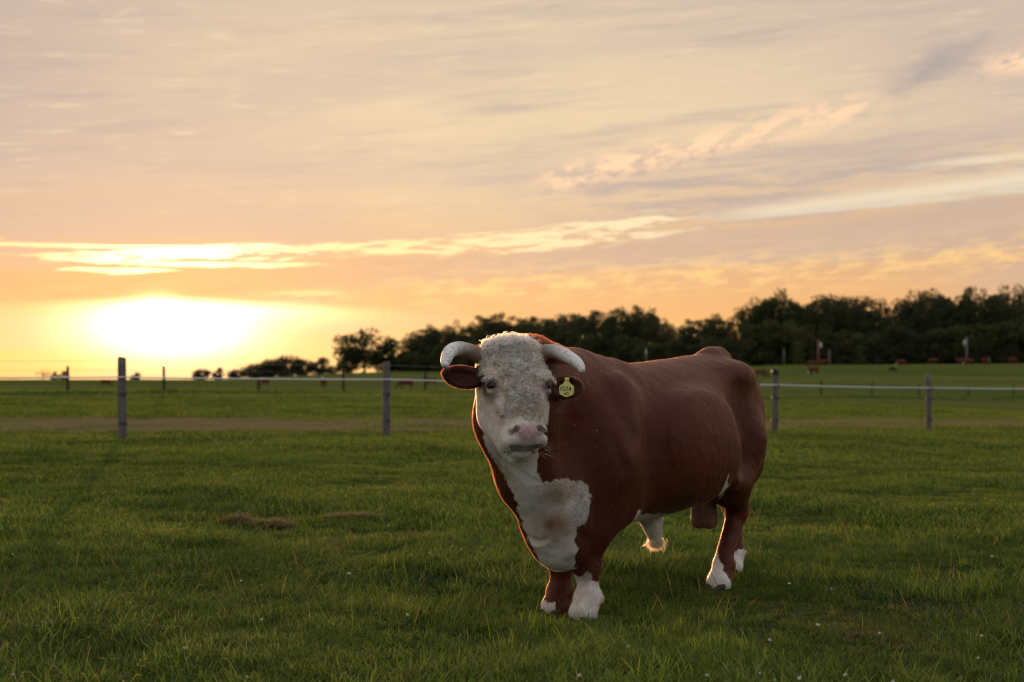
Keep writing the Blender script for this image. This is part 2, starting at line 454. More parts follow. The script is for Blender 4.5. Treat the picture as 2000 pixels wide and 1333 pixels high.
# ------------------------------------------------------------------ ground sheet
def build_ground():
    th = [];
    a = -math.pi
    dense = np.radians(np.arange(-26, 26.01, 0.5)); rest = np.radians(np.arange(30, 331, 6))
    th = np.concatenate([dense, rest])
    r = np.concatenate([[0.5, 1.5, 3, 4.5], np.geomspace(5.5, 900, 190), np.geomspace(940, 1400, 8)])
    T, R = np.meshgrid(th, r, indexing='xy')
    x = R * np.sin(T); y = R * np.cos(T); z = ground(x, y)
    nT, nR = len(th), len(r)
    v = np.stack([x, y, z], -1).reshape(-1, 3)
    v = np.concatenate([v, [[0, 0, 0]]])
    i, j = np.meshgrid(np.arange(nR - 1), np.arange(nT), indexing='ij')
    j2 = (j + 1) % nT
    f = np.stack([i * nT + j, i * nT + j2, (i + 1) * nT + j2, (i + 1) * nT + j], -1).reshape(-1, 4)
    faces = f[:, ::-1].tolist() + [(len(v) - 1, (k + 1) % nT, k) for k in range(nT)]
    me = mesh('meadow_ground', v, [tuple(q) for q in faces])
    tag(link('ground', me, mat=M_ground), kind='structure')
build_ground()
_lp = [-700, 0, 755, 1513, 1814, 2000, 2800]
def lane(px):
    return np.interp(px, _lp, [30, 33.5, 35.0, 41.5, 45, 47, 56]), np.interp(px, _lp, [39, 43.6, 46, 55.5, 60.5, 64, 76])
def build_track():
    px = np.linspace(-700, 2800, 300); n0, n1 = lane(px)
    k = 14; V_ = []
    for i, p in enumerate(px):
        e0 = .5 * math.sin(i * .5) + .35 * math.sin(i * 1.37); e1 = .6 * math.sin(i * .43 + 1) + .4 * math.sin(i * 1.1)
        for q in range(k + 1):
            d = (n0[i] + e0) * (1 - q / k) + (n1[i] + e1) * q / k
            x = (p - 1000) / 3000 * d
            V_.append((x, d, gz(x, d) + .035 - .02 * (q in (0, k))))
    w = k + 1
    f = [(i * w + q, (i + 1) * w + q, (i + 1) * w + q + 1, i * w + q + 1) for i in range(len(px) - 1) for q in range(k)]
    tag(link('dirt_track', mesh('dirt_track', V_, f), mat=M_track), kind='structure')
build_track()

# ------------------------------------------------------------------ grass
def tuft(name, n, R, hmin, hmax, w, lean, seed, m, curl=1.0):
    r = np.random.default_rng(seed); V_ = []; F_ = []; bl = []
    for k in range(n):
        rr = R * math.sqrt(r.random()); a = r.random() * 6.283
        p = np.array([rr * math.cos(a), rr * math.sin(a), -.012])
        h = hmin + (hmax - hmin) * r.random() ** 1.3; az = r.random() * 6.283
        ln = lean * (.15 + r.random()); bend = curl * (.2 + .8 * r.random())
        d = np.array([math.cos(az), math.sin(az), 0]); sd_ = np.array([-math.sin(az), math.cos(az), 0])
        ww = w * (.6 + .8 * r.random()); b = len(V_); val = r.random()
        for s, (t, wf) in enumerate(((0, .7), (.38, 1.0), (.74, .72))):
            c = p + d * h * (ln * t + bend * .55 * t * t) + np.array([0, 0, h * (t - .28 * bend * t * t)])
            V_ += [c - sd_ * ww * wf * .5, c + sd_ * ww * wf * .5]; bl += [val] * 2
        c = p + d * h * (ln + bend * .55) + np.array([0, 0, h * (1 - .28 * bend - .12 * bend)])
        V_.append(c); bl.append(val)
        F_ += [(b, b + 1, b + 3, b + 2), (b + 2, b + 3, b + 5, b + 4), (b + 4, b + 5, b + 6)]
    me = mesh(name, np.array(V_), F_)
    at_ = me.attributes.new('bl', 'FLOAT', 'POINT'); at_.data.foreach_set('value', np.array(bl, np.float32))
    me.materials.append(m)
    return me
def scatter(name, pts, scl, kinds, protos, label_kind='stuff'):
    """one object whose points carry instances of the tuft meshes"""
    me = bpy.data.meshes.new(name); me.vertices.add(len(pts)); me.vertices.foreach_set('co', np.asarray(pts, np.float32).ravel())
    for nm, dat in (('scl', scl), ('rotz', rng.random(len(pts)) * 6.283), ('knd', kinds)):
        a = me.attributes.new(nm, 'FLOAT', 'POINT'); a.data.foreach_set('value', np.asarray(dat, np.float32))
    o = link(name, me); tag(o, kind='stuff')
    ng = bpy.data.node_groups.new(name, 'GeometryNodeTree')
    ng.interface.new_socket('Geometry', in_out='INPUT', socket_type='NodeSocketGeometry')
    ng.interface.new_socket('Geometry', in_out='OUTPUT', socket_type='NodeSocketGeometry')
    nd = ng.nodes; L = ng.links
    gi = nd.new('NodeGroupInput'); go = nd.new('NodeGroupOutput'); jn = nd.new('GeometryNodeJoinGeometry')
    def attr(nm):
        a = nd.new('GeometryNodeInputNamedAttribute'); a.data_type = 'FLOAT'; a.inputs[0].default_value = nm
        return a.outputs[0]
    cx = nd.new('ShaderNodeCombineXYZ'); L.new(attr('rotz'), cx.inputs[2])
    for k, pm in enumerate(protos):
        po = bpy.data.objects.new(pm.name, pm)
        oi = nd.new('GeometryNodeObjectInfo'); oi.inputs[0].default_value = po
        ip = nd.new('GeometryNodeInstanceOnPoints')
        cmp_ = nd.new('FunctionNodeCompare'); cmp_.data_type = 'FLOAT'; cmp_.operation = 'EQUAL'
        L.new(attr('knd'), cmp_.inputs[0]); cmp_.inputs[1].default_value = k; cmp_.inputs['Epsilon'].default_value = .1
        L.new(gi.outputs[0], ip.inputs['Points']); L.new(cmp_.outputs[0], ip.inputs['Selection'])
        L.new(oi.outputs['Geometry'], ip.inputs['Instance']); L.new(cx.outputs[0], ip.inputs['Rotation']); L.new(attr('scl'), ip.inputs['Scale'])
        L.new(ip.outputs[0], jn.inputs[0])
    L.new(jn.outputs[0], go.inputs[0])
    md = o.modifiers.new('scatter', 'NODES'); md.node_group = ng
    return o
def wedge(n, d0, d1, margin=1.15):
    d = np.sqrt(rng.random(n) * (d1 ** 2 - d0 ** 2) + d0 ** 2)
    x = (rng.random(n) - .5) * d * (2000 / 3000) * margin
    return x, d
def build_grass():
    P_, S_, K_ = [], [], []
    near = [tuft('tuft_a', 52, .13, .04, .13, .0050, .55, 1, M_grass, 1.3), tuft('tuft_b', 52, .14, .03, .12, .0058, .8, 2, M_grass, 1.6),
            tuft('tuft_c', 30, .10, .08, .21, .0068, .4, 3, M_grass, 1.3)]
    mid = [tuft('tuft_d', 60, .22, .05, .11, .009, .45, 4, M_grass), tuft('tuft_e', 60, .22, .06, .14, .009, .4, 5, M_grass, 1.2)]
    far = [tuft('tuft_f', 80, .42, .05, .12, .017, .45, 6, M_grass), tuft('tuft_g', 80, .42, .06, .16, .016, .4, 7, M_grass, 1.2)]
    dry = [tuft('tuft_h', 64, .14, .03, .07, .004, .9, 8, M_haytuft, 1.6)]
    strawf = [tuft('tuft_i', 80, .45, .03, .08, .014, .9, 9, M_haytuft, 1.5)]
    weed = [tuft('tuft_j', 16, .11, .04, .09, .020, .9, 13, M_weed, 1.4), tuft('tuft_k', 70, .12, .10, .26, .0050, .5, 14, M_grass, 1.4)]
    protos = near + mid + far + dry + strawf + weed
    def put(x, d, sc, kk, keep=None):
        z = ground(x, d); p = np.stack([x, d, z], -1)
        if keep is None: keep = np.ones(len(x), bool)
        P_.append(p[keep]); S_.append(sc[keep]); K_.append(kk[keep])
    x, d = wedge(9400, 4.6, 12.5, 1.3)
    p3 = np.stack([x, d, 0 * x], -1)
    hgt = .74 + .36 * vnoise(p3, .8, 3) + .28 * vnoise(p3, 2.3, 4)
    tall = vnoise(p3, 1.3, 6) + .8 * (rng.random(len(x)) - .5)
    kk = np.where(tall > .66, 2, rng.integers(0, 2, len(x)))
    ft = np.min([np.hypot(x - fx, d - fy) for fx, fy in ((.37, 8.27), (.24, 8.45), (1.26, 9.42), (1.46, 10.2))], 0)
    hgt = hgt * (.45 + .55 * sstep(ft, .12, .45)); tall = np.where(ft < .4, -1, tall); kk = np.where(ft < .4, 0, kk)
    dr = vnoise(p3, .9, 8) + .5 * (rng.random(len(x)) - .5) > .68
    kk = np.where(dr, 7, kk)
    wd = vnoise(p3, 1.1, 15) + .7 * (rng.random(len(x)) - .5) > .52; kk = np.where(wd & ~dr & (ft > .4), 9, kk)
    kk = np.where((rng.random(len(x)) < .012) & (ft > .6), 10, kk)
    put(x, d, hgt, kk)
    x, d = wedge(7000, 12, 25); p3 = np.stack([x, d, 0 * x], -1)
    put(x, d, .9 + .5 * vnoise(p3, .5, 3) + .35 * vnoise(p3, 1.4, 4) * 1.0, rng.integers(3, 5, len(x)))
    x, d = wedge(9000, 24, 48, 1.1); px = 1000 + 3000 * x / d; n0, n1 = lane(px)
    p3 = np.stack([x, d, 0 * x], -1)
    e = .9 * vnoise(p3, .4, 2)
    put(x, d, .9 + .35 * vnoise(p3, .3, 3), rng.integers(5, 7, len(x)), d < n0 + e)
    x, d = wedge(5200, 36, 66, 1.1); px = 1000 + 3000 * x / d; n0, n1 = lane(px)
    p3 = np.stack([x, d, 0 * x], -1); e = vnoise(p3, .4, 2)
    put(x, d, .9 + .3 * rng.random(len(x)), np.full(len(x), 8), (d > n0 + e * .5) & (d < n1 + e) & (rng.random(len(x)) < .8))
    x, d = wedge(3200, 34, 66, 1.1); px = 1000 + 3000 * x / d; n0, n1 = lane(px); p3 = np.stack([x, d, 0 * x], -1)
    put(x, d, .6 + .4 * rng.random(len(x)), rng.integers(5, 7, len(x)), (d > n0) & (d < n1) & (vnoise(p3 * [.35, 1, 1], .45, 21) + .25 * (rng.random(len(x)) - .5) > -.02))
    x, d = wedge(15000, 42, 100, 1.08); px = 1000 + 3000 * x / d; n0, n1 = lane(px)
    p3 = np.stack([x, d, 0 * x], -1); e = vnoise(p3, .3, 2)
    put(x, d, 1.0 + .4 * vnoise(p3, .2, 3) + 1.0 * (d > 60) * np.clip((d - 60) / 40, 0, 1), rng.integers(5, 7, len(x)), d > n1 + e)
    # longer uncut grass along the far fence line
    px = rng.random(3600) * 2100 - 50; d0 = np.interp(px, FP, FD); d = d0 + rng.normal(0, .5, len(px)); x = (px - 1000) / 3000 * d
    put(x, d, 1.9 + 1.2 * rng.random(len(px)), rng.integers(5, 7, len(px)))
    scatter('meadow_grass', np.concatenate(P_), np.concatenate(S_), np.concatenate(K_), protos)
    # bent tall stems and straw
    st = [tuft('stem_a', 5, .10, .16, .30, .0035, .5, 11, M_grass, 1.1), tuft('stem_b', 4, .12, .10, .24, .003, .9, 12, M_haytuft, 1.0)]
    x, d = wedge(520, 5.0, 14, 1.2)
    keep = (np.abs(x - .35) > .35) | (np.abs(d - 8.3) > .6)
    x, d = x[keep], d[keep]
    scatter('tall_grass_stems', np.stack([x, d, ground(x, d)], -1), .7 + .6 * rng.random(len(x)), rng.integers(0, 2, len(x)), st)
FP = [-260, -60, 132, 321, 505, 671, 831, 960, 1090, 1220, 1350, 1482, 1603, 1703, 1795, 1892, 1980, 2080]
FD = [76, 78, 80, 83, 86, 92, 107, 113, 117, 121, 125, 128, 133, 143, 154, 168, 180, 195]
build_grass()

def build_clover():
    m = simple('clover petals', (.70, .68, .62), .8, .2)
    mb = MB(); r = random.Random(3); v = []; f = []
    # a head of small petals, plus a stalk
    for k in range(26):
        a = r.random() * 6.283; e = math.asin(r.random() * 1.6 - .6)
        d = Vector((math.cos(a) * math.cos(e), math.sin(a) * math.cos(e), math.sin(e)))
        s = d.orthogonal().normalized() * .0028; b = len(v)
        v += [d * .003 - s, d * .003 + s, d * .0125]; f.append((b, b + 1, b + 2))
    v = [(x[0], x[1], x[2] + .085) for x in v]
    me = mesh('clover_head', v, f, False); me.materials.append(m)
    st = MB().tube([(0, 0, 0), (.004, .002, .08)], .0012, 4)
    ms = st.build('clover_stalk'); ms.materials.append(M_grass)
    spots = [(1155, 1075), (880, 1058), (935, 1057), (950, 1080), (1010, 1062), (1030, 1075), (960, 1112), (975, 1150), (656, 1220), (1097, 1240), (1220, 1260), (1508, 1250),
             (1487, 1315), (1510, 1320), (1555, 1325), (1645, 1325), (1745, 1318), (1913, 1272), (1914, 1238), (1593, 1218), (1437, 1187), (1625, 1140), (464, 1124), (512, 1138), (580, 1137), (683, 1120), (1098, 1330), (870, 1067), (905, 1060), (1020, 1093), (832, 1075), (852, 1075), (370, 1280), (1380, 1322), (1720, 1240)]
    pts = []; rr = random.Random(5)
    for px, py in spots:
        for q in range(rr.choice((1, 1, 1, 0))):
            d = CAMH * 3000 / (py - HOR + 30) ; d += rr.uniform(-.1, .1)
            x = (px + rr.uniform(-7, 7) - 1000) / 3000 * d; pts.append((x, d, gz(x, d)))
    pts += [(x_, d_, gz(x_, d_)) for x_, d_ in zip(*wedge(14, 5.4, 13, 1.1))]
    sc = [rr.uniform(.6, 1.0) for _ in pts]
    scatter('clover_flowers', pts, sc, [0] * len(pts), [me])
    scatter('clover_stalks', pts, sc, [0] * len(pts), [ms])
build_clover()

def hay_clump(px, py, sx, sy, h, label, seed):
    d = CAMH * 3000 / (py - HOR) * 1.0
    p = at(px, d); r = np.random.default_rng(seed); v = []; f = []
    for k in range(900):
        a = r.random() * 6.283; q = math.sqrt(r.random())
        x, y = sx * q * math.cos(a), sy * q * math.sin(a); z = h * (1 - q * q) * r.random() + .02
        b = len(v); az = r.random() * 6.283; L = .05 + .09 * r.random(); w = .0028
        dr = np.array([math.cos(az), math.sin(az), r.normal(0, .25)]); sd_ = np.array([-math.sin(az), math.cos(az), .3])
        c = np.array([x, y, z])
        v += [c - sd_ * w, c + sd_ * w, c + dr * L * .5 + [0, 0, .012] + sd_ * w, c + dr * L * .5 + [0, 0, .012] - sd_ * w, c + dr * L]
        f += [(b, b + 1, b + 2, b + 3), (b + 3, b + 2, b + 4)]
    o = link('hay_clump', mesh('hay_clump', np.array(v), f, False), mat=M_hay); o.location = p
    at_ = o.data.attributes.new('bl', 'FLOAT', 'POINT'); at_.data.foreach_set('value', r.random(len(v)).astype(np.float32))
    tag(o, label, 'hay clump', 'clumps of cut dry grass lying on the meadow')
hay_clump(465, 1028, .13, .12, .09, 'tallest heap of dry brown grass lying on the open meadow', 1)
hay_clump(530, 1032, .17, .10, .035, 'low dry grass heap just right of the tallest heap', 2)
hay_clump(690, 1018, .26, .08, .03, 'flat pale smear of dry grass nearer the bull than the tall heap', 3)

# ------------------------------------------------------------------ fences
def post_mesh(h, r, seed):
    rr = random.Random(seed); mb = MB()
    zs = [-.3, 0, h * .3, h * .6, h * .9, h - .012, h]
    pts = [(rr.uniform(-.004, .004), rr.uniform(-.004, .004), z) for z in zs]
    mb.tube(pts, [r * 1.04, r * 1.03, r * 1.0, r * .985, r * .97, r * .965, r * .90], 12)
    return mb.build('post')
def insul_mesh(r):
    mb = MB(); mb.tube([(0, 0, -.016), (0, 0, .016)], r * 1.09, 12); mb.box((0, -r - .025, 0), (.014, .022, .02))
    return mb.build('insulator', False)
def build_near_fence():
    root = empty('pasture_fence', (0, 0, 0))
    tag(root, 'nearer fence of stout grey posts carrying white tape behind the bull', 'fence')
    pos = [(-12.25, 25.7), (-7.45, 29.4), (-2.70, 33.0), (1.95, 36.1), (6.67, 39.0), (11.67, 43.0), (16.5, 46.9)]
    im = insul_mesh(.082)
    tops = []
    for i, (x, y) in enumerate(pos):
        h = (1.6, 1.6, 1.60, 1.58, 1.58, 1.6, 1.6)[i]
        z = (-(862 - HOR) * y / 3000 + CAMH if i == 1 else gz(x, y))
        z = gz(x, y)
        p = link('post', post_mesh(h, .083, i), root, M_post); p.location = (x, y, z); p.rotation_euler = (random.uniform(-.02, .02), random.uniform(-.025, .025), random.random() * 3)
        tops.append((x, y, z, h))
        for hz in (.34, .90, 1.225):
            o = link('insulator', im, p, M_insul); o.location = (0, 0, hz)
            o.rotation_euler = (0, 0, -p.rotation_euler[2] + .65)
        if i == 4:
            cp = MB().tube([(0, 0, h - .10), (0, 0, h + .012), (.02, 0, h + .03)], [.088, .10, .07], 10)
            link('post_cap', cp.build('post_cap'), p, M_insul)
    def run(h, r, m, sag):
        pts = []
        for i in range(len(tops) - 1):
            a = Vector((tops[i][0] + .06, tops[i][1] - .09, tops[i][2] + h)); b = Vector((tops[i + 1][0] + .06, tops[i + 1][1] - .09, tops[i + 1][2] + h))
            for k in range(8):
                t = k / 8; q = a.lerp(b, t); q.z -= sag * 4 * t * (1 - t); pts.append(q)
        pts.append(b)
        mb = MB().tube(pts, r, 6)
        return mb.build('wire')
    link('tape', run(1.225, .013, M_tape, .012), root, M_tape)
    for h in (1.53, .90, .34): link('wire', run(h, .0022, M_wire, .02), root, M_wire)
def build_far_fence():
    root = empty('field_fence', (0, 0, 0)); tag(root, 'farther thin fence of dark posts crossing the field by the cattle', 'fence')
    pm = [post_mesh(1.5, .075, 40 + k) for k in range(3)]
    hp = []
    for i, (px, d) in enumerate(zip(FP, FD)):
        p = at(px, d); o = link('post', pm[i % 3], root, M_postdark); o.location = p
        o.rotation_euler = (random.uniform(-.02, .02), random.uniform(-.02, .02), random.random() * 3); o.scale = (1, 1, random.uniform(.93, 1.04))
        hp.append(p)
    for h in (.45, .9, 1.3):
        mb = MB().tube([p + Vector((0, -.09, h)) for p in hp], .006, 5)
        link('wire', mb.build('wire'), root, M_wire)
build_near_fence(); build_far_fence()

# ------------------------------------------------------------------ trees
def leaf_mat():
    m = bpy.data.materials.new('leaves'); m.use_nodes = True; t = m.node_tree; t.nodes.clear(); n = N(t)
    a = n.node('ShaderNodeAttribute', attribute_name='col'); oi = n.node('ShaderNodeObjectInfo')
    c = n.mix(V(n, oi.outputs['Random']), V(n, a.outputs['Color']), n.mix(1.0, V(n, a.outputs['Color']), (1.35, 1.1, .95), 'MULTIPLY'))
    d = n.node('ShaderNodeBsdfPrincipled'); n.link(c, d.inputs['Base Color']); d.inputs['Roughness'].default_value = .6; d.inputs['Specular IOR Level'].default_value = .15
    tr = n.node('ShaderNodeBsdfTranslucent'); n.link(n.mix(1.0, c, (1.4, 1.35, .8), 'MULTIPLY'), tr.inputs[0])
    mx = n.node('ShaderNodeMixShader'); mx.inputs[0].default_value = .3
    t.links.new(d.outputs[0], mx.inputs[1]); t.links.new(tr.outputs[0], mx.inputs[2])
    o = n.node('ShaderNodeOutputMaterial'); t.links.new(mx.outputs[0], o.inputs[0])
    return m
M_leaf = leaf_mat(); M_bark = simple('bark', (.07, .055, .045), .9, .2, 0, 4)
def tree_proto(seed, H, rx, base, nclump, nleaf, ls, tint, spread=.78, bushy=False):
    """crown and trunk meshes of a tree H tall: crown from base*H up, radius rx"""
    r = np.random.default_rng(seed); cz0 = base * H; rz = (H - cz0) / 2; cc = np.array([0, 0, cz0 + rz])
    cl = []
    for k in range(nclump):
        d = r.normal(size=3); d /= np.linalg.norm(d); q = spread * (.35 + .65 * r.random() ** .45)
        wide = 1.0 - .25 * max(0, -d[2])
        p = cc + d * np.array([rx * wide, rx * wide, rz]) * q if not bushy else np.array([rx * .8 * r.uniform(-1, 1), rx * .8 * r.uniform(-1, 1), H * r.uniform(.02, .9) * (1 - .15 * r.random())]); p[:2] *= (1 - .35 * max(0, p[2] / H - .5) * 2) if bushy else 1
        cl.append((p, rx * r.uniform(.17, .34)))
    v = []; col = []
    for p, cr in cl:
        n = int(nleaf * (cr / (rx * .28)) ** 2)
        d = r.normal(size=(n, 3)); d /= np.linalg.norm(d, axis=1)[:, None]
        q = cr * (.45 + .62 * r.random(n) ** .5); pos = p + d * q[:, None] * [1, 1, .8]
        a = r.normal(size=(n, 3)); a /= np.linalg.norm(a, axis=1)[:, None]
        b = np.cross(a, r.normal(size=(n, 3))); b /= np.linalg.norm(b, axis=1)[:, None]
        s = (ls * r.uniform(.6, 1.3, n))[:, None]
        quad = np.stack([pos - a * s * .5, pos + b * s * .34, pos + a * s * .5, pos - b * s * .34], 1)
        v.append(quad.reshape(-1, 3)); tone = r.uniform(.75, 1.25)
        col.append(np.repeat(np.array(tint)[None] * tone * r.uniform(.8, 1.2, (n, 1)), 4, 0))
    v = np.concatenate(v); col = np.concatenate(col); f = np.arange(len(v)).reshape(-1, 4)
    me = mesh('crown', v, f, False); vcol(me, 'col', col); me.materials.append(M_leaf)
    mb = MB(); tr = H * .018 + .08
    mb.tube([(0, 0, -.5), (0, 0, .3), (.02 * H, 0, cz0), (.0, .01 * H, cz0 + rz), (0, 0, H * .9)], [tr * 1.4, tr * 1.1, tr * .8, tr * .45, tr * .12], 7)
    for p, cr in cl[::max(1, nclump // 9)]:
        z0 = cz0 * .8 + (p[2] - cz0) * .4
        mb.tube([(0, 0, z0), tuple(p * [.5, .5, 0] + [0, 0, z0 * .4 + p[2] * .6]), tuple(p)], [tr * .45, tr * .3, tr * .08], 5)
    tm = mb.build('trunk'); tm.materials.append(M_bark)
    return me, tm
G1, G2, G3 = (.034, .048, .020), (.050, .066, .027), (.040, .050, .026)
TALL = [tree_proto(1, 18, 6.0, .30, 46, 85, .58, G1, .92), tree_proto(2, 18, 5.2, .34, 40, 85, .56, G3, .95), tree_proto(3, 18, 6.8, .36, 50, 75, .58, G1, 1.0),
        tree_proto(4, 18, 4.6, .28, 36, 85, .55, G2, .95)]
DOME = [tree_proto(20, 10, 5.6, .0, 60, 110, .5, G3, .80), tree_proto(21, 10, 4.8, .0, 52, 95, .5, G1, .9)]
LOW = [tree_proto(5, 10, 5.0, .05, 44, 110, .55, G2, bushy=True), tree_proto(6, 10, 4.2, .03, 38, 110, .52, G3, bushy=True), tree_proto(7, 10, 5.6, .08, 48, 110, .55, G2, bushy=True)]
BUSH = [tree_proto(15, 6, 4.6, .05, 40, 60, .42, G3, bushy=True), tree_proto(16, 6, 5.2, .05, 44, 50, .42, G1, bushy=True)]
WISPY = [tree_proto(8, 12, 4.2, .22, 26, 60, .55, G3, .95), tree_proto(9, 12, 4.6, .15, 30, 85, .55, G1, .85)]
LONE = [tree_proto(10, 16, 7.2, .02, 84, 85, .58, G1, .86)]
BARE = [tree_proto(11, 8, 4.0, .3, 20, 16, .40, G3, .95)]
def tree(p, pr, H, h0, width, label, group=None, name='tree', rz=None):
    o = empty(name, p, random.random() * 6.283 if rz is None else rz)
    s = H / h0; o.scale = (s * width, s * width, s)
    tag(o, label, 'tree', group)
    link('trunk', pr[1], o); link('crown', pr[0], o)
    return o
SKY = [(640, 735), (790, 655), (850, 640), (900, 634), (960, 616), (1010, 617), (1060, 627), (1130, 617), (1240, 603), (1330, 627), (1400, 621), (1440, 634), (1460, 588), (1530, 574), (1580, 592), (1640, 582),
       (1695, 582), (1718, 606), (1745, 592), (1800, 576), (1850, 577), (1900, 567), (1950, 562), (2000, 556), (2200, 545)]
def edge_d(px): return float(np.interp(px, [640, 790, 1000, 1250, 1450, 1700, 2000, 2250], [640, 560, 500, 440, 385, 352, 346, 340]))
def build_wood():
    r = random.Random(11); g = 'trees of the wood along the far side of the pasture'
    def lab(px, low):
        part = ('at the left end of the wood' if px < 930 else 'in the wood right behind the horned head' if px < 1130 else
                'in the wood over the bull shoulders' if px < 1290 else 'in the wood over the rump of the bull' if px < 1455 else
                'in the wood between bull rump and brown lamp pole' if px < 1598 else 'in the wood between brown lamp pole and notch' if px < 1725 else
                'in the wood between notch and grey lamp pole' if px < 1888 else 'in the wood right of the grey lamp pole')
        return ('low bushy front tree ' if low else 'tall dark tree ') + part
    sx = [s[0] for s in SKY]; sy = [s[1] for s in SKY]
    for row, (off, step) in enumerate(((22, 27), (44, 23))):      # tall rows
        px = 800 + row * 9
        while px < 2120:
            d = edge_d(px) + off + r.uniform(-6, 6); q = px + r.uniform(-7, 7)
            ytop = np.interp(q, sx, sy) + r.choice((r.uniform(-9, 4), r.uniform(0, 24))) + (row == 0) * 8
            p = at(q, d); zt = CAMH + (HOR - ytop) * d / 3000
            H = max(7.0, zt - p.z); k = r.randrange(4)
            tree(p, TALL[k], H, 18, r.uniform(.65, 1.1) * (18 / H) ** .35, lab(q, False), g, 'woodland_tree')
            px += step * r.uniform(.8, 1.25) * (400 / d) ** .6
    for row, (off, step) in enumerate(((6, 27),)):                  # low front row
        px = 790 + row * 12
        while px < 2120:
            d = edge_d(px) + off + r.uniform(-4, 4); q = px + r.uniform(-6, 6)
            ytop = np.interp(q, sx, sy); p = at(q, d); zt = CAMH + (HOR - ytop) * d / 3000
            H = min(14.0, (zt - p.z) * r.uniform(.40, .74)); k = r.randrange(3)
            tree(p, LOW[k], H, 10, r.uniform(.85, 1.15) * (10 / H) ** .4, lab(q, True), g, 'woodland_tree')
            px += step * r.uniform(.8, 1.2) * (400 / d) ** .6
    # trees of the wood that can be told apart on its skyline
    for (px, yt, off, k, w, lb) in ((838, 637, 10, 0, .8, 'tree with a lacy crown at the left end of the wood'),
                                    (975, 612, 30, 1, .8, 'tallest crown of the wood just left of the horned head'),
                                    (1130, 612, 30, 3, .8, 'narrow crown standing up from the wood right of the horned head'),
                                    (1243, 598, 24, 1, .75, 'pointed tree rising highest from the wood over the back of the bull'),
                                    (1410, 617, 20, 2, .7, 'round crown of the wood before the gap over the rump of the bull'),
                                    (1478, 583, 18, 2, .8, 'open crowned tree where the high part of the wood begins, left edge'),
                                    (1532, 570, 18, 0, .9, 'tallest open crowned tree of the wood above the thin pale pole'),
                                    (1620, 578, 18, 2, .85, 'tree with sky showing through its crown above the brown lamp pole'),
                                    (1692, 579, 18, 2, .8, 'spreading tree with a ragged crown left of the notch in the wood'),
                                    (1825, 570, 26, 0, .9, 'broad double topped crown of the wood left of the grey lamp pole'),
                                    (1905, 562, 26, 1, .9, 'high crown of the wood straight above the grey lamp pole')):
        d = edge_d(px) + off; p = at(px, d); H = CAMH + (HOR - yt) * d / 3000 - p.z
        tree(p, TALL[k], H, 18, w * (18 / H) ** .35, lb, g, 'woodland_tree')
    # undergrowth closing the wood near the ground, too dense to count
    n = 520; px = np.array([r.uniform(770, 2160) for _ in range(n)]); d = np.array([edge_d(q) + r.uniform(2, 60) for q in px]); x = (px - 1000) / 3000 * d
    o = scatter('undergrowth', np.stack([x, d, ground(x, d)], -1), [r.uniform(.7, 1.3) for _ in range(n)], [r.randrange(2) for _ in range(n)], [BUSH[0][0], BUSH[1][0]])
build_wood()
def single(px, ytop, d, pr, h0, width, label, group=None, rz=0):
    p = at(px, d); H = CAMH + (HOR - ytop) * d / 3000 - p.z
    if pr in DOME: p.z -= .18 * H; H *= 1.18
    tree(p, pr, H, h0, width, label, group, 'tree', rz)
single(710, 641, 560, LONE[0], 16, 1.65, 'broad round tree standing clear of the wood near a fence post', None, .4)
single(757, 658, 566, DOME[1], 10, .95, 'ragged open tree between the broad round tree and the wood')
single(680, 688, 575, DOME[0], 10, 1.0, 'smaller tree leaning against the left side of the broad round tree')
gl = 'small far trees on the skyline by the sunset'
for (px, yt, d, pr, w, lb) in ((500, 709, 640, DOME[0], 1.7, 'leftmost low tree of the distant clump on the skyline'),
                               (528, 699, 640, DOME[0], 1.25, 'rounded tree second from the left in the distant skyline clump'),
                               (560, 692, 640, DOME[0], 1.35, 'tallest tree in the middle of the distant skyline clump'),
                               (592, 701, 645, DOME[0], 1.4, 'tree just right of the tallest in the distant skyline clump'),
                               (626, 697, 640, DOME[1], 1.35, 'spiky open tree ending the distant skyline clump at its right'),
                               (650, 715, 600, DOME[0], 1.6, 'low shrub filling the gap left of the broad round tree')):
    single(px, yt, d, pr, 10, w, lb, gl)
for (px, yt, d, pr, w, lb) in ((393, 719, 620, DOME[0], 1.3, 'small dome shaped tree alone on the horizon under the sun'),
                               (427, 717, 620, DOME[1], .9, 'narrow ragged tree beside the small dome shaped tree'),
                               (463, 720, 630, DOME[0], 1.6, 'tiny flat tree left of the distant skyline clump'),
                               (266, 727, 620, DOME[1], 1.3, 'small sparse tree peeping out beside the tall near post'),
                               (124, 724, 620, DOME[1], 1.1, 'small dark tree behind the leftmost far fence post'),
                               (106, 725, 622, DOME[1], .7, 'thin upright sapling left of the leftmost far fence post')):
    single(px, yt, d, pr, 10, w, lb, 'tiny trees along the bright horizon')
single(84, 722, 640, BARE[0], 8, 2.0, 'pale almost leafless tree at the left end of the horizon')

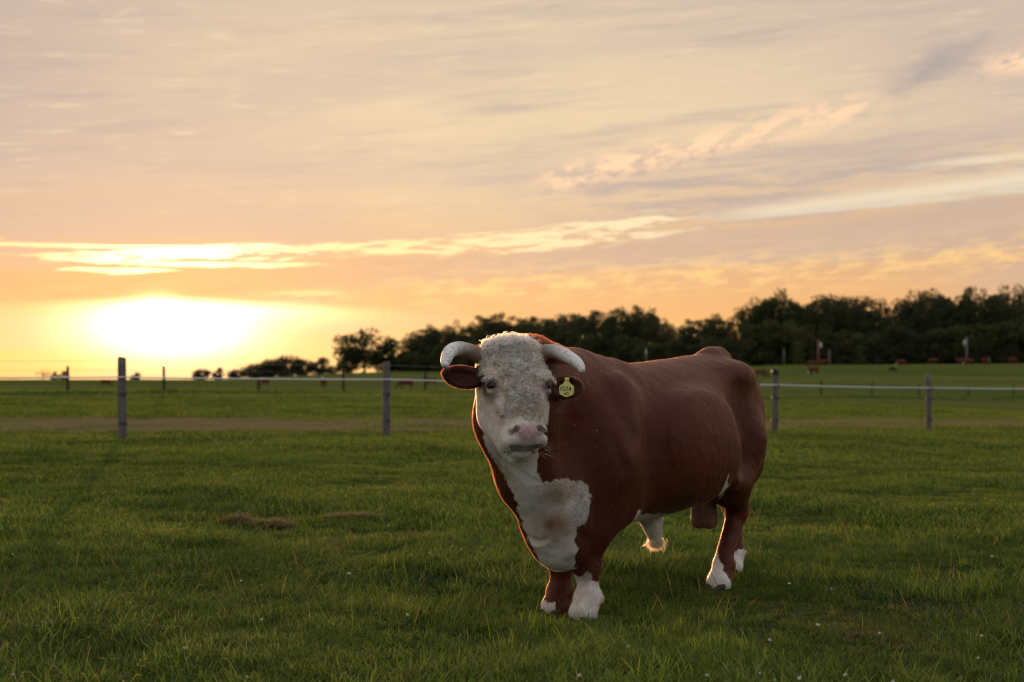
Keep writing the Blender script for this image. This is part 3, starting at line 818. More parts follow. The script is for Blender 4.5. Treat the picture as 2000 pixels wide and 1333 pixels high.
# ------------------------------------------------------------------ poles at the wood's edge
def pole(px, ytop, d, m, lamp, label, r=.16):
    p = at(px, d); H = CAMH + (HOR - ytop) * d / 3000 - p.z
    o = empty('utility_pole', p); tag(o, label, 'pole', 'poles along the edge of the wood')
    link('shaft', MB().tube([(0, 0, -.5), (0, 0, H * .5), (0, 0, H)], [r * 1.15, r, r * .8], 8).build('shaft'), o, m)
    if lamp:
        side = lamp
        mb = MB().tube([(0, 0, H - 1.2), (side * .35, -.25, H - .75), (side * .5, -.3, H - .8)], .05, 6); link('bracket', mb.build('bracket'), o, M_polegrey)
        mb = MB().tube([(side * .5, -.3, H - .55), (side * .5, -.3, H - .8), (side * .5, -.3, H - 1.1), (side * .5, -.3, H - 1.7), (side * .5, -.3, H - 1.9)], [.06, .24, .33, .33, .18], 12)
        link('lamp', mb.build('lamp'), o, M_lamp)
pole(1598, 664, 338, M_pole, 1, 'brown wooden pole carrying a pale lamp above two red cows', .2)
pole(1620, 683, 344, M_polegrey, 0, 'plain grey pole just right of the brown lamp pole')
pole(1531, 681, 352, M_polegrey, 0, 'thin pale pole in front of the wood right of the bull', .13)
pole(1888, 659, 333, M_polegrey, -1, 'grey pole with a pale lamp above cattle near the right edge', .2)
pole(1262, 680, 430, M_polegrey, -.1, 'pale lamp pole peeping over the back of the bull', .22)

# ------------------------------------------------------------------ implicit surfaces
class Field:
    def __init__(s, lo, hi, h):
        s.lo = np.array(lo, float); s.h = h
        s.n = np.ceil((np.array(hi) - s.lo) / h).astype(int) + 1
        s.ax = [s.lo[i] + np.arange(s.n[i]) * h for i in range(3)]
        s.f = np.full(s.n, 9.0, np.float32)
    def sub(s, lo, hi):
        i0 = np.clip(np.floor((np.array(lo) - s.lo) / s.h).astype(int), 0, s.n - 1); i1 = np.clip(np.ceil((np.array(hi) - s.lo) / s.h).astype(int) + 1, 1, s.n)
        sl = tuple(slice(a, max(b, a + 1)) for a, b in zip(i0, i1))
        g = np.meshgrid(*[s.ax[k][sl[k]] for k in range(3)], indexing='ij', sparse=True)
        return sl, g
    def apply(s, sl, d, k, cut=False):
        a = s.f[sl]; d = d.astype(np.float32)
        if cut:
            d = -d; h = np.clip(.5 - .5 * (d - a) / k, 0, 1); s.f[sl] = d * (1 - h) + a * h + k * h * (1 - h)
        else:
            h = np.clip(.5 + .5 * (d - a) / k, 0, 1); s.f[sl] = d * (1 - h) + a * h - k * h * (1 - h)
    def cone(s, p0, r0, p1, r1, k=.05, cut=False, sq=None):
        p0 = np.array(p0, float); p1 = np.array(p1, float); m = max(r0, r1) + k + .04
        sl, (x, y, z) = s.sub(np.minimum(p0, p1) - m, np.maximum(p0, p1) + m)
        v = p1 - p0; L = v @ v
        t = np.clip(((x - p0[0]) * v[0] + (y - p0[1]) * v[1] + (z - p0[2]) * v[2]) / L, 0, 1)
        dx, dy, dz = x - p0[0] - t * v[0], y - p0[1] - t * v[1], z - p0[2] - t * v[2]
        if sq: dx, dy, dz = dx * sq[0], dy * sq[1], dz * sq[2]
        s.apply(sl, np.sqrt(dx * dx + dy * dy + dz * dz) - (r0 + (r1 - r0) * t), k, cut)
    def ell(s, c, r, k=.05, R=None, cut=False):
        """ellipsoid; R rows are its own axes"""
        c = np.array(c, float); R = np.eye(3) if R is None else np.array(R); r = np.array(r, float)
        ext = np.sqrt(((R * r[:, None]) ** 2).sum(0)) + k + .04
        sl, (x, y, z) = s.sub(c - ext, c + ext)
        q = [(R[i, 0] * (x - c[0]) + R[i, 1] * (y - c[1]) + R[i, 2] * (z - c[2])) / r[i] for i in range(3)]
        k0 = np.sqrt(q[0] ** 2 + q[1] ** 2 + q[2] ** 2); k1 = np.sqrt((q[0] / r[0]) ** 2 + (q[1] / r[1]) ** 2 + (q[2] / r[2]) ** 2)
        s.apply(sl, k0 * (k0 - 1) / np.maximum(k1, 1e-6), k, cut)
    def mesh(s):
        f = s.f; ins = f < 0
        cs = [f[i:f.shape[0] - 1 + i, j:f.shape[1] - 1 + j, k:f.shape[2] - 1 + k] for i in (0, 1) for j in (0, 1) for k in (0, 1)]
        cnt = sum((c < 0).astype(np.int8) for c in cs)
        act = (cnt > 0) & (cnt < 8); idx = np.argwhere(act)
        vid = np.full(act.shape, -1, np.int32); vid[act] = np.arange(len(idx))
        val = np.stack([c[act] for c in cs], 1).astype(np.float64)
        off = np.array([(i, j, k) for i in (0, 1) for j in (0, 1) for k in (0, 1)], float)
        acc = np.zeros((len(idx), 3)); w = np.zeros(len(idx))
        for a in range(8):
            for b in range(a + 1, 8):
                if abs(off[a] - off[b]).sum() != 1: continue
                x = (val[:, a] < 0) != (val[:, b] < 0)
                t = np.where(x, val[:, a] / np.where(x, val[:, a] - val[:, b], 1), 0)
                acc += (x[:, None]) * (off[a] + t[:, None] * (off[b] - off[a])); w += x
        v = s.lo + (idx + acc / w[:, None]) * s.h
        F_ = []
        for ax in range(3):
            sh = [slice(None)] * 3; sh[ax] = slice(0, -1); sh2 = [slice(None)] * 3; sh2[ax] = slice(1, None)
            A, B = ins[tuple(sh)], ins[tuple(sh2)]
            e = np.argwhere(A != B); fl = A[tuple(e.T)]
            o1, o2 = [(1, 2), (2, 0), (0, 1)][ax]
            ok = (e[:, o1] > 0) & (e[:, o2] > 0) & (e[:, o1] < act.shape[o1]) & (e[:, o2] < act.shape[o2]); e = e[ok]; fl = fl[ok]
            def cell(d1, d2):
                c = e.copy(); c[:, o1] -= d1; c[:, o2] -= d2; return vid[tuple(c.T)]
            q = np.stack([cell(1, 1), cell(0, 1), cell(0, 0), cell(1, 0)], 1)
            q[~fl] = q[~fl][:, ::-1]
            F_.append(q)
        return v, np.concatenate(F_)
def relax(v, f, it=2, lam=.5):
    n = len(v)
    a = np.concatenate([f[:, i] for i in range(4)]); b = np.concatenate([f[:, (i + 1) % 4] for i in range(4)])
    deg = np.bincount(a, minlength=n).astype(float)
    for k in range(it * 2):
        m = np.stack([np.bincount(a, v[b, c], minlength=n) for c in range(3)], 1) / np.maximum(deg, 1)[:, None]
        v = v + (lam if k % 2 == 0 else -lam * 1.03) * (m - v)
    return v
def spline(xs, pts):
    """smooth interpolation of station tables"""
    pts = np.array(pts, float); t = pts[:, 0]; y = pts[:, 1:]
    m = np.gradient(y, t, axis=0)
    i = np.clip(np.searchsorted(t, xs) - 1, 0, len(t) - 2); h = (t[i + 1] - t[i])[:, None]; u = np.clip((xs - t[i])[:, None] / h, 0, 1)
    return (2 * u ** 3 - 3 * u ** 2 + 1) * y[i] + (u ** 3 - 2 * u ** 2 + u) * h * m[i] + (-2 * u ** 3 + 3 * u ** 2) * y[i + 1] + (u ** 3 - u ** 2) * h * m[i + 1]

# ------------------------------------------------------------------ the bull
# local frame: a forward along the body, l to the animal's left, z up; BC = middle of the four feet
BC = np.array([.855, 9.135, 0.0]); BF = np.array([-.574, -.819, 0.0]); BL = np.array([.819, -.574, 0.0])
def to_world(p): p = np.atleast_2d(p); return BC + p[:, :1] * BF + p[:, 1:2] * BL + p[:, 2:3] * [0, 0, 1]
def to_local(w): w = np.atleast_2d(w) - BC; return np.stack([w @ BF, w @ BL, w[:, 2]], 1)
def pix(p):
    w = to_world(p); return 1000 + FPX * w[:, 0] / w[:, 1], HOR - FPX * (w[:, 2] - CAMH) / w[:, 1]
# head frame: s to the picture's right, u out of the face, t down the nose
_yaw, _tip = math.radians(20), math.radians(20)
_uh = np.array([math.sin(_yaw), -math.cos(_yaw), 0]); _Z = np.array([0, 0, 1.0])
HS = np.array([math.cos(_yaw), math.sin(_yaw), 0]); HU = math.cos(_tip) * _uh + math.sin(_tip) * _Z; HT = -math.cos(_tip) * _Z + math.sin(_tip) * _uh
H0 = np.array([.033, 7.62, 1.249])
def _loc_dir(w): return np.array([w @ BF, w @ BL, w[2]])
HR = np.stack([_loc_dir(HS), _loc_dir(HU), _loc_dir(HT)])        # rows: head axes in the local frame
H0l = to_local(H0)[0]
def hd(s, u, t): return H0l + s * HR[0] + u * HR[1] + t * HR[2]
def to_head(p): return (np.atleast_2d(p) - H0l) @ HR.T

HEAD_ST = [  # t, half width, front u, back u
    (-.250, .118, -.045, -.17), (-.225, .142, -.014, -.21), (-.18, .156, .014, -.25), (-.10, .162, .026, -.28), (-.02, .163, .024, -.295), (.06, .163, .014, -.29),
    (.13, .155, .008, -.26), (.19, .138, .004, -.225), (.25, .114, .002, -.175), (.295, .100, -.03, -.15), (.33, .078, -.085, -.14), (.362, .05, -.10, -.13)]
TRUNK_ST = [  # a, top, bottom, half width, side offset
    (-1.12, 1.04, .96, .05, 0), (-1.08, 1.15, .86, .11, 0), (-1.0, 1.265, .76, .16, 0), (-.87, 1.375, .70, .23, 0), (-.7, 1.435, .66, .30, 0), (-.5, 1.43, .675, .325, 0),
    (-.2, 1.405, .555, .385, 0), (.1, 1.385, .475, .405, 0), (.4, 1.37, .465, .385, 0), (.65, 1.375, .44, .345, 0), (.85, 1.385, .37, .305, 0), (1.02, 1.375, .305, .26, .01),
    (1.15, 1.33, .285, .215, .03), (1.26, 1.30, .36, .15, .03), (1.33, 1.2, .5, .06, .03)]
def bull_field():
    F = Field((-1.5, -.62, -.03), (2.02, .74, 1.66), .0085)
    # trunk as a lofted barrel
    a = F.ax[0]; st = spline(np.clip(a, -1.12, 1.33), TRUNK_ST)
    top, bot, w, off = st.T; zc = (top + bot) / 2; hh = (top - bot) / 2
    i0, i1 = np.searchsorted(a, -1.12), np.searchsorted(a, 1.33)
    L_ = F.ax[1][None, :, None]; Z_ = F.ax[2][None, None, :]; b = lambda q: q[i0:i1, None, None]
    # egg section: widest below the middle, back broad and fairly flat
    zz = (Z_ - b(zc)) / b(hh); ww = b(w) * (1.0 - .10 * zz - .06 * zz * zz)
    r = (np.abs((L_ - b(off)) / ww) ** 2.35 + np.abs(zz) ** 2.35) ** (1 / 2.35)
    F.f[i0:i1] = np.minimum(F.f[i0:i1], ((r - 1) * np.minimum(b(w), b(hh))).astype(np.float32))
    E, K = F.ell, F.cone
    # hips, rump and tail head
    for s in (-1, 1):
        E((-.60, s * .20, 1.29), (.18, .09, .07), .12)
        E((-.79, s * .165, 1.00), (.25, .115, .36), .10)
        E((-.95, s * .10, 1.15), (.09, .07, .13), .09)
    K((-.70, 0, 1.415), .06, (-.82, 0, 1.425), .040, .08); K((-.80, 0, 1.427), .038, (-.99, 0, 1.335), .045, .07)
    K((-.99, 0, 1.33), .042, (-1.10, 0, 1.18), .035, .04); K((-1.10, 0, 1.18), .034, (-1.14, -.05, .72), .02, .03); K((-1.14, -.05, .72), .02, (-1.13, -.08, .60), .012, .02)
    # ribs, shoulder, hump
    E((.05, .30, .88), (.52, .14, .30), .12); E((.05, -.30, .88), (.52, .14, .30), .12)
    for s in (-1, 1):
        E((.84, s * .235, .90), (.22, .12, .40), .13); E((.93, s * .24, .78), (.15, .105, .18), .06)
    K((.60, 0, 1.25), .12, (.90, .0, 1.29), .12, .12); K((.90, 0, 1.285), .125, (1.16, .03, 1.265), .12, .10)
    # neck with a heavy crest
    K((1.0, .02, 1.165), .19, (1.42, .06, 1.345), .15, .10)
    K((.85, -.02, .98), .33, (1.44, .0, 1.10), .245, .12, sq=(1, 1.10, 1)); K((1.30, .02, 1.16), .23, (1.54, .09, 1.20), .165, .10)
    K((1.47, .03, 1.02), .185, (1.33, .035, .80), .195, .10); K((1.33, .035, .80), .19, (1.22, .06, .56), .15, .09)
    K((1.22, .06, .56), .145, (1.12, .07, .42), .12, .07); E((1.11, .075, .395), (.145, .11, .115), .05)
    for j, (aa, ll, z0) in enumerate(((1.20, .19, .74), (1.26, .15, .62))):   # folds of the brisket
        K((aa, ll, z0), .035, (aa - .06, ll + .02, z0 - .22), .03, .06)
    E((1.27, .32, .98), (.11, .10, .24), .14, cut=True)
    K((1.22, .00, .47), .008, (1.13, .185, .47), .010, .05, True)
    # front legs
    for s, (a0, l0, a1, l1, a2, l2, a3, l3) in ((1, (.92, .19, .965, .155, .985, .137, .985, .148)), (-1, (.86, -.16, .87, -.12, .872, -.098, .885, -.10))):
        K((a0, l0, .80), .165, (a1, l1, .50), .112, .08); K((a1, l1, .50), .110, (a2, l2, .315), .078, .05)
        E((a2 + .012, l2, .285), (.082, .074, .075), .03)
        K((a2, l2, .27), .066, (a3, l3, .14), .056, .03); E((a3, l3, .115), (.072, .075, .055), .03)
        K((a3 + .01, l3, .10), .066, (a3 + .05, l3, .035), .078, .03)
        for q in (-1, 1): E((a3 - .065, l3 + q * .035, .10), (.022, .02, .022), .02)
    # hind legs
    for s, g in ((1, ((-.74, .165, .88), (-.585, .195, .63), (-.735, .165, .47), (-.72, .165, .42), (-.56, .165, .14), (-.485, .17, .035))), (-1, ((-1.0, -.2, .88), (-.98, -.18, .63), (-1.27, -.14, .47), (-1.265, -.135, .42), (-1.25, -.11, .14), (-1.19, -.105, .04)))):
        th, stf, hk, ca, fe, ho = [np.array(q) for q in g]
        K(th, .19, stf, .125, .09); K(stf, .122, hk, .066, .06); E(hk + [-.015, 0, .0], (.075, .058, .075), .04)
        K(hk + [-.04, 0, .045], .038, (th + hk) / 2 + [-.16, -.01, .05], .075, .06); K(th + [-.08, -.03, .0], .085, (th + hk) / 2 + [-.15, -.01, .05], .075, .08)
        K(ca, .060, fe + [0, 0, .05], .052, .04); E(fe, (.070, .068, .06), .03); K(fe + [.01, 0, -.02], .062, ho, .078, .03)
        for q in (-1, 1): E(fe + [-.06, q * .032, -.005], (.022, .018, .022), .02)
    # skin fold from flank to stifle
    K((-.40, .30, .66), .05, (-.62, .24, .70), .06, .08); K((-.40, -.30, .66), .05, (-.62, -.24, .70), .06, .08)
    # sheath and scrotum
    K((.12, 0, .50), .06, (.04, 0, .42), .056, .07); K((.04, 0, .42), .056, (.0, 0, .335), .040, .03)
    for s in (-1, 1): K((-.60, s * .032, .66), .040, (-.61, s * .036, .395), .052, .012)
    # groove behind the shoulder, hollow of the flank
    K((.62, .42, 1.20), .045, (.64, .41, .66), .04, .11, True)
    E((-.40, .40, 1.10), (.17, .085, .17), .10, cut=True)                        # hollow before the hip
    K((-.94, .30, 1.08), .012, (-.80, .35, .76), .015, .10, True)                 # seam of the thigh
    E((.18, .37, 1.0), (.30, .06, .20), .12); E((-.62, .235, 1.31), (.11, .05, .05), .07)
    for aa in (1.06, 1.16, 1.25): K((aa, .33, 1.24), .006, (aa - .10, .35, .80), .008, .045, True)   # neck folds
    E((.93, .27, .90), (.12, .10, .20), .09)
    K((-.46, .44, 1.22), .08, (-.52, .47, .80), .11, .13, True); K((-.46, -.44, 1.22), .08, (-.52, -.47, .80), .11, .13, True)
    K((1.02, .34, 1.28), .02, (.92, .42, .98), .02, .11, True); K((1.12, .33, 1.12), .012, (1.0, .40, .80), .015, .05, True)
    K((.74, .40, .92), .008, (.70, .36, .56), .012, .035, True)
    # ---- head
    lo = hd(0, -.15, .05) - .62; hi = hd(0, -.15, .05) + .62
    sl, (x, y, z) = F.sub(lo, hi)
    x, y, z = x - H0l[0], y - H0l[1], z - H0l[2]
    s_ = HR[0, 0] * x + HR[0, 1] * y + HR[0, 2] * z; u_ = HR[1, 0] * x + HR[1, 1] * y + HR[1, 2] * z; t_ = HR[2, 0] * x + HR[2, 1] * y + HR[2, 2] * z
    tt = np.linspace(-.250, .362, 400); ht = spline(tt, HEAD_ST)
    w = np.interp(t_, tt, ht[:, 0]); uf = np.interp(t_, tt, ht[:, 1]); ub = np.interp(t_, tt, ht[:, 2])
    uc, uh = (uf + ub) / 2, (uf - ub) / 2
    wn = w * (1 - .26 * np.clip((u_ - uc) / uh, -1, 1) * sstep(t_, .0, .14))
    r = (np.abs(s_ / wn) ** 2.6 + np.abs((u_ - uc) / uh) ** 2.6) ** (1 / 2.6)
    d = (r - 1) * np.minimum(w, uh)
    d = np.maximum(d, np.maximum(t_ - .362, -.250 - t_))
    F.apply(sl, d, .05)
    def HE(c, r, k=.02, cut=False, tw=0.0):
        R = HR
        if tw:
            cs, sn = math.cos(tw), math.sin(tw); R = np.stack([cs * HR[0] + sn * HR[2], HR[1], -sn * HR[0] + cs * HR[2]])
        F.ell(hd(*c), r, k, R, cut)
    HE((0, -.05, -.212), (.135, .09, .045), .04)                                 # poll
    HE((0, -.022, .265), (.102, .064, .066), .03); HE((0, .028, .252), (.080, .034, .046), .02)    # muzzle and nose pad
    for q in (-1, 1):
        HE((q * .066, .000, .286), (.044, .052, .038), .012)                    # upper lip
        HE((q * .138, -.028, -.045), (.042, .046, .040), .03)                   # brow
        HE((q * .132, -.016, .004), (.046, .045, .040), .02)                    # lids
        HE((q * .148, .022, .005), (.029, .032, .0215), .010, True)             # eye opening
        HE((q * .144, .004, -.026), (.036, .030, .011), .012)                   # upper lid
        HE((q * .142, -.002, .036), (.030, .026, .010), .012)                    # lower lid
        HE((q * .108, -.01, .075), (.02, .022, .085), .03)                      # cheek bone
        HE((q * .066, .048, .246), (.034, .026, .027), .010)                    # nostril wing
        HE((q * .062, .070, .247), (.024, .036, .0155), .006, True, q * .7)     # nostril
        HE((q * .086, .050, .266), (.011, .028, .013), .006, True)
    HE((0, -.086, .326), (.056, .044, .030), .008)                               # chin
    HE((0, .066, .288), (.005, .012, .024), .012, True)
    # ears
    for q, c, tilt in ((-1, (-.252, -.085, -.074), .12), (1, (.288, -.095, -.022), -.10)):
        R = np.stack([math.cos(tilt) * HR[0] + math.sin(tilt) * HR[2], HR[1], -math.sin(tilt) * HR[0] + math.cos(tilt) * HR[2]])
        F.cone(hd(q * .14, -.11, -.09), .038, hd(q * .20, -.095, c[2] - .006), .038, .04)
        F.ell(hd(*c), (.104, .032, .062), .02, R)
        F.cone(hd(q * .31, -.075, c[2] - .008), .036, hd(q * .345, -.064, c[2] - .004 - tilt * .1), .022, .03)
        F.ell(hd(c[0] + q * .008, c[1] + .034, c[2] + .006), (.080, .036, .044), .012, R, True)
    return F
def in_poly(px, py, poly):
    ins = np.zeros(len(px), bool); n = len(poly)
    for i in range(n):
        x0, y0 = poly[i]; x1, y1 = poly[(i + 1) % n]
        c = (y0 > py) != (y1 > py)
        with np.errstate(divide='ignore', invalid='ignore'): xx = (x1 - x0) * (py - y0) / (y1 - y0) + x0
        ins ^= c & (px < xx)
    return ins
RED = np.array([.078, .0160, .0056]); WHITE = np.array([.80, .765, .715]); PINK = np.array([.46, .29, .28]); SKIN = np.array([.20, .105, .07])
def bull_colour(p):
    """coat pattern at points p (local frame) -> colour, white amount, curly amount, bare skin amount"""
    a, l, z = p.T; h = to_head(p); s, u, t = h.T; px, py = pix(p)
    j1 = vnoise(p, 22, 1) * 5 + vnoise(p, 60, 2) * 3; j2 = vnoise(p, 22, 3) * 5 + vnoise(p, 60, 4) * 3
    qx, qy = px + j1, py + j2
    head = (t > -.29) & (t < .42) & (u > -.34) & (np.abs(s) < .24)
    face = head & (u > np.where(s > 0, -.125, -.235) + j1 * .002) & (np.abs(s) < .185)
    ear = (np.abs(s) > .168) & (t < .06) & (t > -.20) & (u > -.2) & (u < .0) & (a > 1.2)
    back = head & (u < -.10) & (t < -.17)
    white = (face & ~ear & ~back).astype(float)
    throat = in_poly(qx, qy, [(948, 800), (985, 860), (1052, 872), (1050, 925), (1062, 945), (1100, 934), (1147, 945), (1154, 985), (1142, 1025), (1127, 1030), (1121, 1115), (1060, 1115), (1024, 1030), (1000, 958), (968, 905), (946, 865)])
    white = np.maximum(white, (throat & (a > 1.0) & ~ear & ((z > .5) | (a > 1.02))).astype(float))
    legf = (a > .7) & (a < 1.25) & (z < .27)
    white = np.where(legf & (l > 0), (z < .205 + (1160 - px) * .0011 + j2 * .002), white)
    white = np.where(legf & (l > 0) & (np.hypot(px - 1147, py - 1128) < 10), .6, white)
    white = np.where(legf & (l <= 0), (z < .075 + j2 * .003) & (px < 1085), white)
    belly = in_poly(qx, qy, [(1190, 930), (1206, 965), (1222, 990), (1255, 1003), (1300, 1004), (1345, 1000), (1392, 980), (1390, 1090), (1190, 1090)])
    white = np.where((a > -.55) & (a < .76) & (z < .60) & (np.abs(l) < .36) & belly, 1, white)
    fl = in_poly(qx, qy, [(1389, 938), (1402, 914), (1424, 916), (1423, 955), (1406, 974), (1392, 960)])
    white = np.where(fl & (a > -1.0) & (a < -.1) & (l > 0), 1, white)
    white = np.where((a < -.35) & (a > -.72) & (l > 0) & (z < .32), (px - 1404 + j1 < (py - 1085) * .45) & (py > 1078), white)
    white = np.where((a < -1.0) & (l < 0) & (z < .15 + j2 * .003), 1, white)
    col = RED + (WHITE - RED) * white[:, None]
    col = col * (1 + .16 * vnoise(p, 2.2, 5) + .10 * vnoise(p, 9, 6))[:, None]
    # yellowish and grey dirt on the white hair
    soil = head * (.7 * sstep(t + .05 * vnoise(p, 18, 53), .16, -.10) + .35 * sstep(t, .06, .16) * sstep(t, .24, .16) * (.5 + .5 * vnoise(p, 16, 14))) + (~head) * sstep(z, .66, .84) * (z < 1.1) * (.75 + .3 * vnoise(p, 14, 54))
    dirt = soil * white + np.clip(.24 + .65 * vnoise(p, 7, 7) + .5 * vnoise(p, 26, 8) + .4 * vnoise(p, 60, 12), 0, 1.3) * white
    dirt = dirt + white * head * 1.3 * np.clip(vnoise(p, 24, 71) * .6 + vnoise(p, 55, 72) * .6 - .12, 0, 1) * sstep(t, .24, .17)
    dirt = np.clip(dirt, 0, 1.6)
    col = col * (1 - dirt[:, None] * np.array([.24, .30, .38]))
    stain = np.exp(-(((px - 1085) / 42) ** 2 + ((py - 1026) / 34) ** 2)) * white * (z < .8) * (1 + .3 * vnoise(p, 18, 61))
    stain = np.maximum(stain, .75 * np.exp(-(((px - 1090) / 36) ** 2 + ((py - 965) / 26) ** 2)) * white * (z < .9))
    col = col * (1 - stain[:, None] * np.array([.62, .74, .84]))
    # bare skin: muzzle, eye rims, scrotum
    pad = np.exp(-((s / .078) ** 4 + ((t - .262) / .045) ** 4)) * (u > -.01)
    eye = np.exp(-((((np.abs(s) - .138) / .040) ** 2 + ((t - .010) / .040) ** 2)) ** 2) * (u > -.09) * head
    nos = np.exp(-(((np.abs(s) - .066) / .022) ** 2 + ((t - .249) / .016) ** 2)) * (u < .060) * (u > 0)
    lip_shade = np.exp(-((t - .3215) / .009) ** 2) * head * (np.abs(s) < .092) * (u > -.10) * (u < .03)  # mouth line: skin colour darkened to paint the shade beneath the muzzle edge
    for f, c in ((pad * .9 * (1 + .25 * vnoise(p, 90, 13)), PINK * .95), (eye * .8, PINK * .72), (eye ** 5 * .8, np.array([.10, .045, .04])), (nos * .8, np.array([.10, .05, .045])), (lip_shade * .8, np.array([.09, .06, .05]))):
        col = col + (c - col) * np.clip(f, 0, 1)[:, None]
    scr = ((a < -.5) & (a > -.72) & (z < .60) & (np.abs(l) < .13) & (z > .33) & ~((l > .11) & (z < .5))).astype(float)
    col = col + (SKIN - col) * scr[:, None]
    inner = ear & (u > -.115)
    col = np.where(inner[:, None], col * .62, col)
    bare = np.clip(np.maximum(np.maximum(pad * 1.6, eye * 1.6), np.maximum(scr, nos)), 0, 1)
    nz = vnoise(p, 15, 51) * .6 + vnoise(p, 40, 52) * .4
    mid = np.clip(sstep(t + nz * .05, .03, -.07) + .85 * sstep(t + nz * .10, .22, .04) * sstep(np.abs(s) + nz * .04, .12, .04), 0, 1)
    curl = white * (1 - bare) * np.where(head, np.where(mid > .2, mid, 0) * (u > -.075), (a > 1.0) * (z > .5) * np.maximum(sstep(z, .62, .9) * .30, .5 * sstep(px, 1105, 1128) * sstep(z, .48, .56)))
    return np.clip(col, .004, .9), white, curl, bare

def skin_mat():
    m, n, b = mat('bull coat')
    a = n.node('ShaderNodeAttribute', attribute_name='col'); tc = n.node('ShaderNodeTexCoord')
    mp_ = n.node('ShaderNodeMapping'); n.link(tc.outputs['Object'], mp_.inputs[0]); mp_.inputs['Rotation'].default_value = (0, .75, 0); mp_.inputs['Scale'].default_value = (.28, 1, 1)
    f = n.noise(mp_.outputs[0], 190.0, 3, .65); g = n.noise(mp_.outputs[0], 48.0, 5, .7)
    c = n.mix(n.ss(f, .35, .65), n.mix(1.0, V(n, a.outputs['Color']), (.66, .66, .66), 'MULTIPLY'), V(n, a.outputs['Color']))
    sp_ = n.noise(tc.outputs['Object'], 75.0, 2, .5); c = n.mix(n.ss(sp_, .735, .76), c, (.30, .24, .17))
    n.link(c, b.inputs['Base Color']); b.inputs['Roughness'].default_value = .46; b.inputs['Specular IOR Level'].default_value = .17
    b.inputs['Sheen Weight'].default_value = .0; b.inputs['Sheen Roughness'].default_value = .45
    bp = n.node('ShaderNodeBump'); bp.inputs['Strength'].default_value = .32; bp.inputs['Distance'].default_value = .005
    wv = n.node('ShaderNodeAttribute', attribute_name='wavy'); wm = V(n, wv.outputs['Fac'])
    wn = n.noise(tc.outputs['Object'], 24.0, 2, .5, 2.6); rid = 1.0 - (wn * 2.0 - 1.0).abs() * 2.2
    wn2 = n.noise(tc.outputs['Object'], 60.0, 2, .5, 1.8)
    n.link(f * .6 + g, bp.inputs['Height'])
    bw = n.node('ShaderNodeBump'); bw.inputs['Strength'].default_value = .9; bw.inputs['Distance'].default_value = .022
    n.link(wm * (rid * 1.0 + wn2 * .6), bw.inputs['Height']); n.link(bw.outputs[0], bp.inputs['Normal'])
    c = n.mix(wm * n.ss(rid * .7 + wn2 * .5, .55, .1) * .7, c, n.mix(1.0, c, (.50, .44, .36), 'MULTIPLY')); n.link(c, b.inputs['Base Color']); n.link(bp.outputs[0], b.inputs['Normal'])  # crevices between curls darkened in the base colour as painted shade
    return m
def hair_mat():
    m = bpy.data.materials.new('bull hair'); m.use_nodes = True; t = m.node_tree; t.nodes.clear(); n = N(t)
    a = n.node('ShaderNodeAttribute', attribute_name='col')
    h = n.node('ShaderNodeBsdfHairPrincipled'); h.parametrization = 'COLOR'
    n.link(V(n, a.outputs['Color']), h.inputs['Color']); h.inputs['Roughness'].default_value = .5; h.inputs['Radial Roughness'].default_value = .6
    h.inputs['Random Roughness'].default_value = .2
    o = n.node('ShaderNodeOutputMaterial'); t.links.new(h.outputs[0], o.inputs[0])
    return m
M_skin, M_hair = skin_mat(), hair_mat()
def hair(name, P, rad, col, parent):
    """P (n, k, 3) strand points, rad (n,k), col (n,3)"""
    n, k, _ = P.shape
    hc = bpy.data.hair_curves.new(name); hc.add_curves([k] * n)
    hc.attributes['position'].data.foreach_set('vector', P.astype(np.float32).ravel())
    a = hc.attributes.get('radius') or hc.attributes.new('radius', 'FLOAT', 'POINT')
    a.data.foreach_set('value', rad.astype(np.float32).ravel())
    c = np.ones((n, 4), np.float32); c[:, :3] = col
    a = hc.attributes.new('col', 'FLOAT_COLOR', 'CURVE'); a.data.foreach_set('color', c.ravel())
    hc.materials.append(M_hair)
    o = bpy.data.objects.new(name, hc); C.objects.link(o); o.parent = parent
    return o
def unit(v): return v / np.maximum(np.linalg.norm(v, axis=1), 1e-9)[:, None]
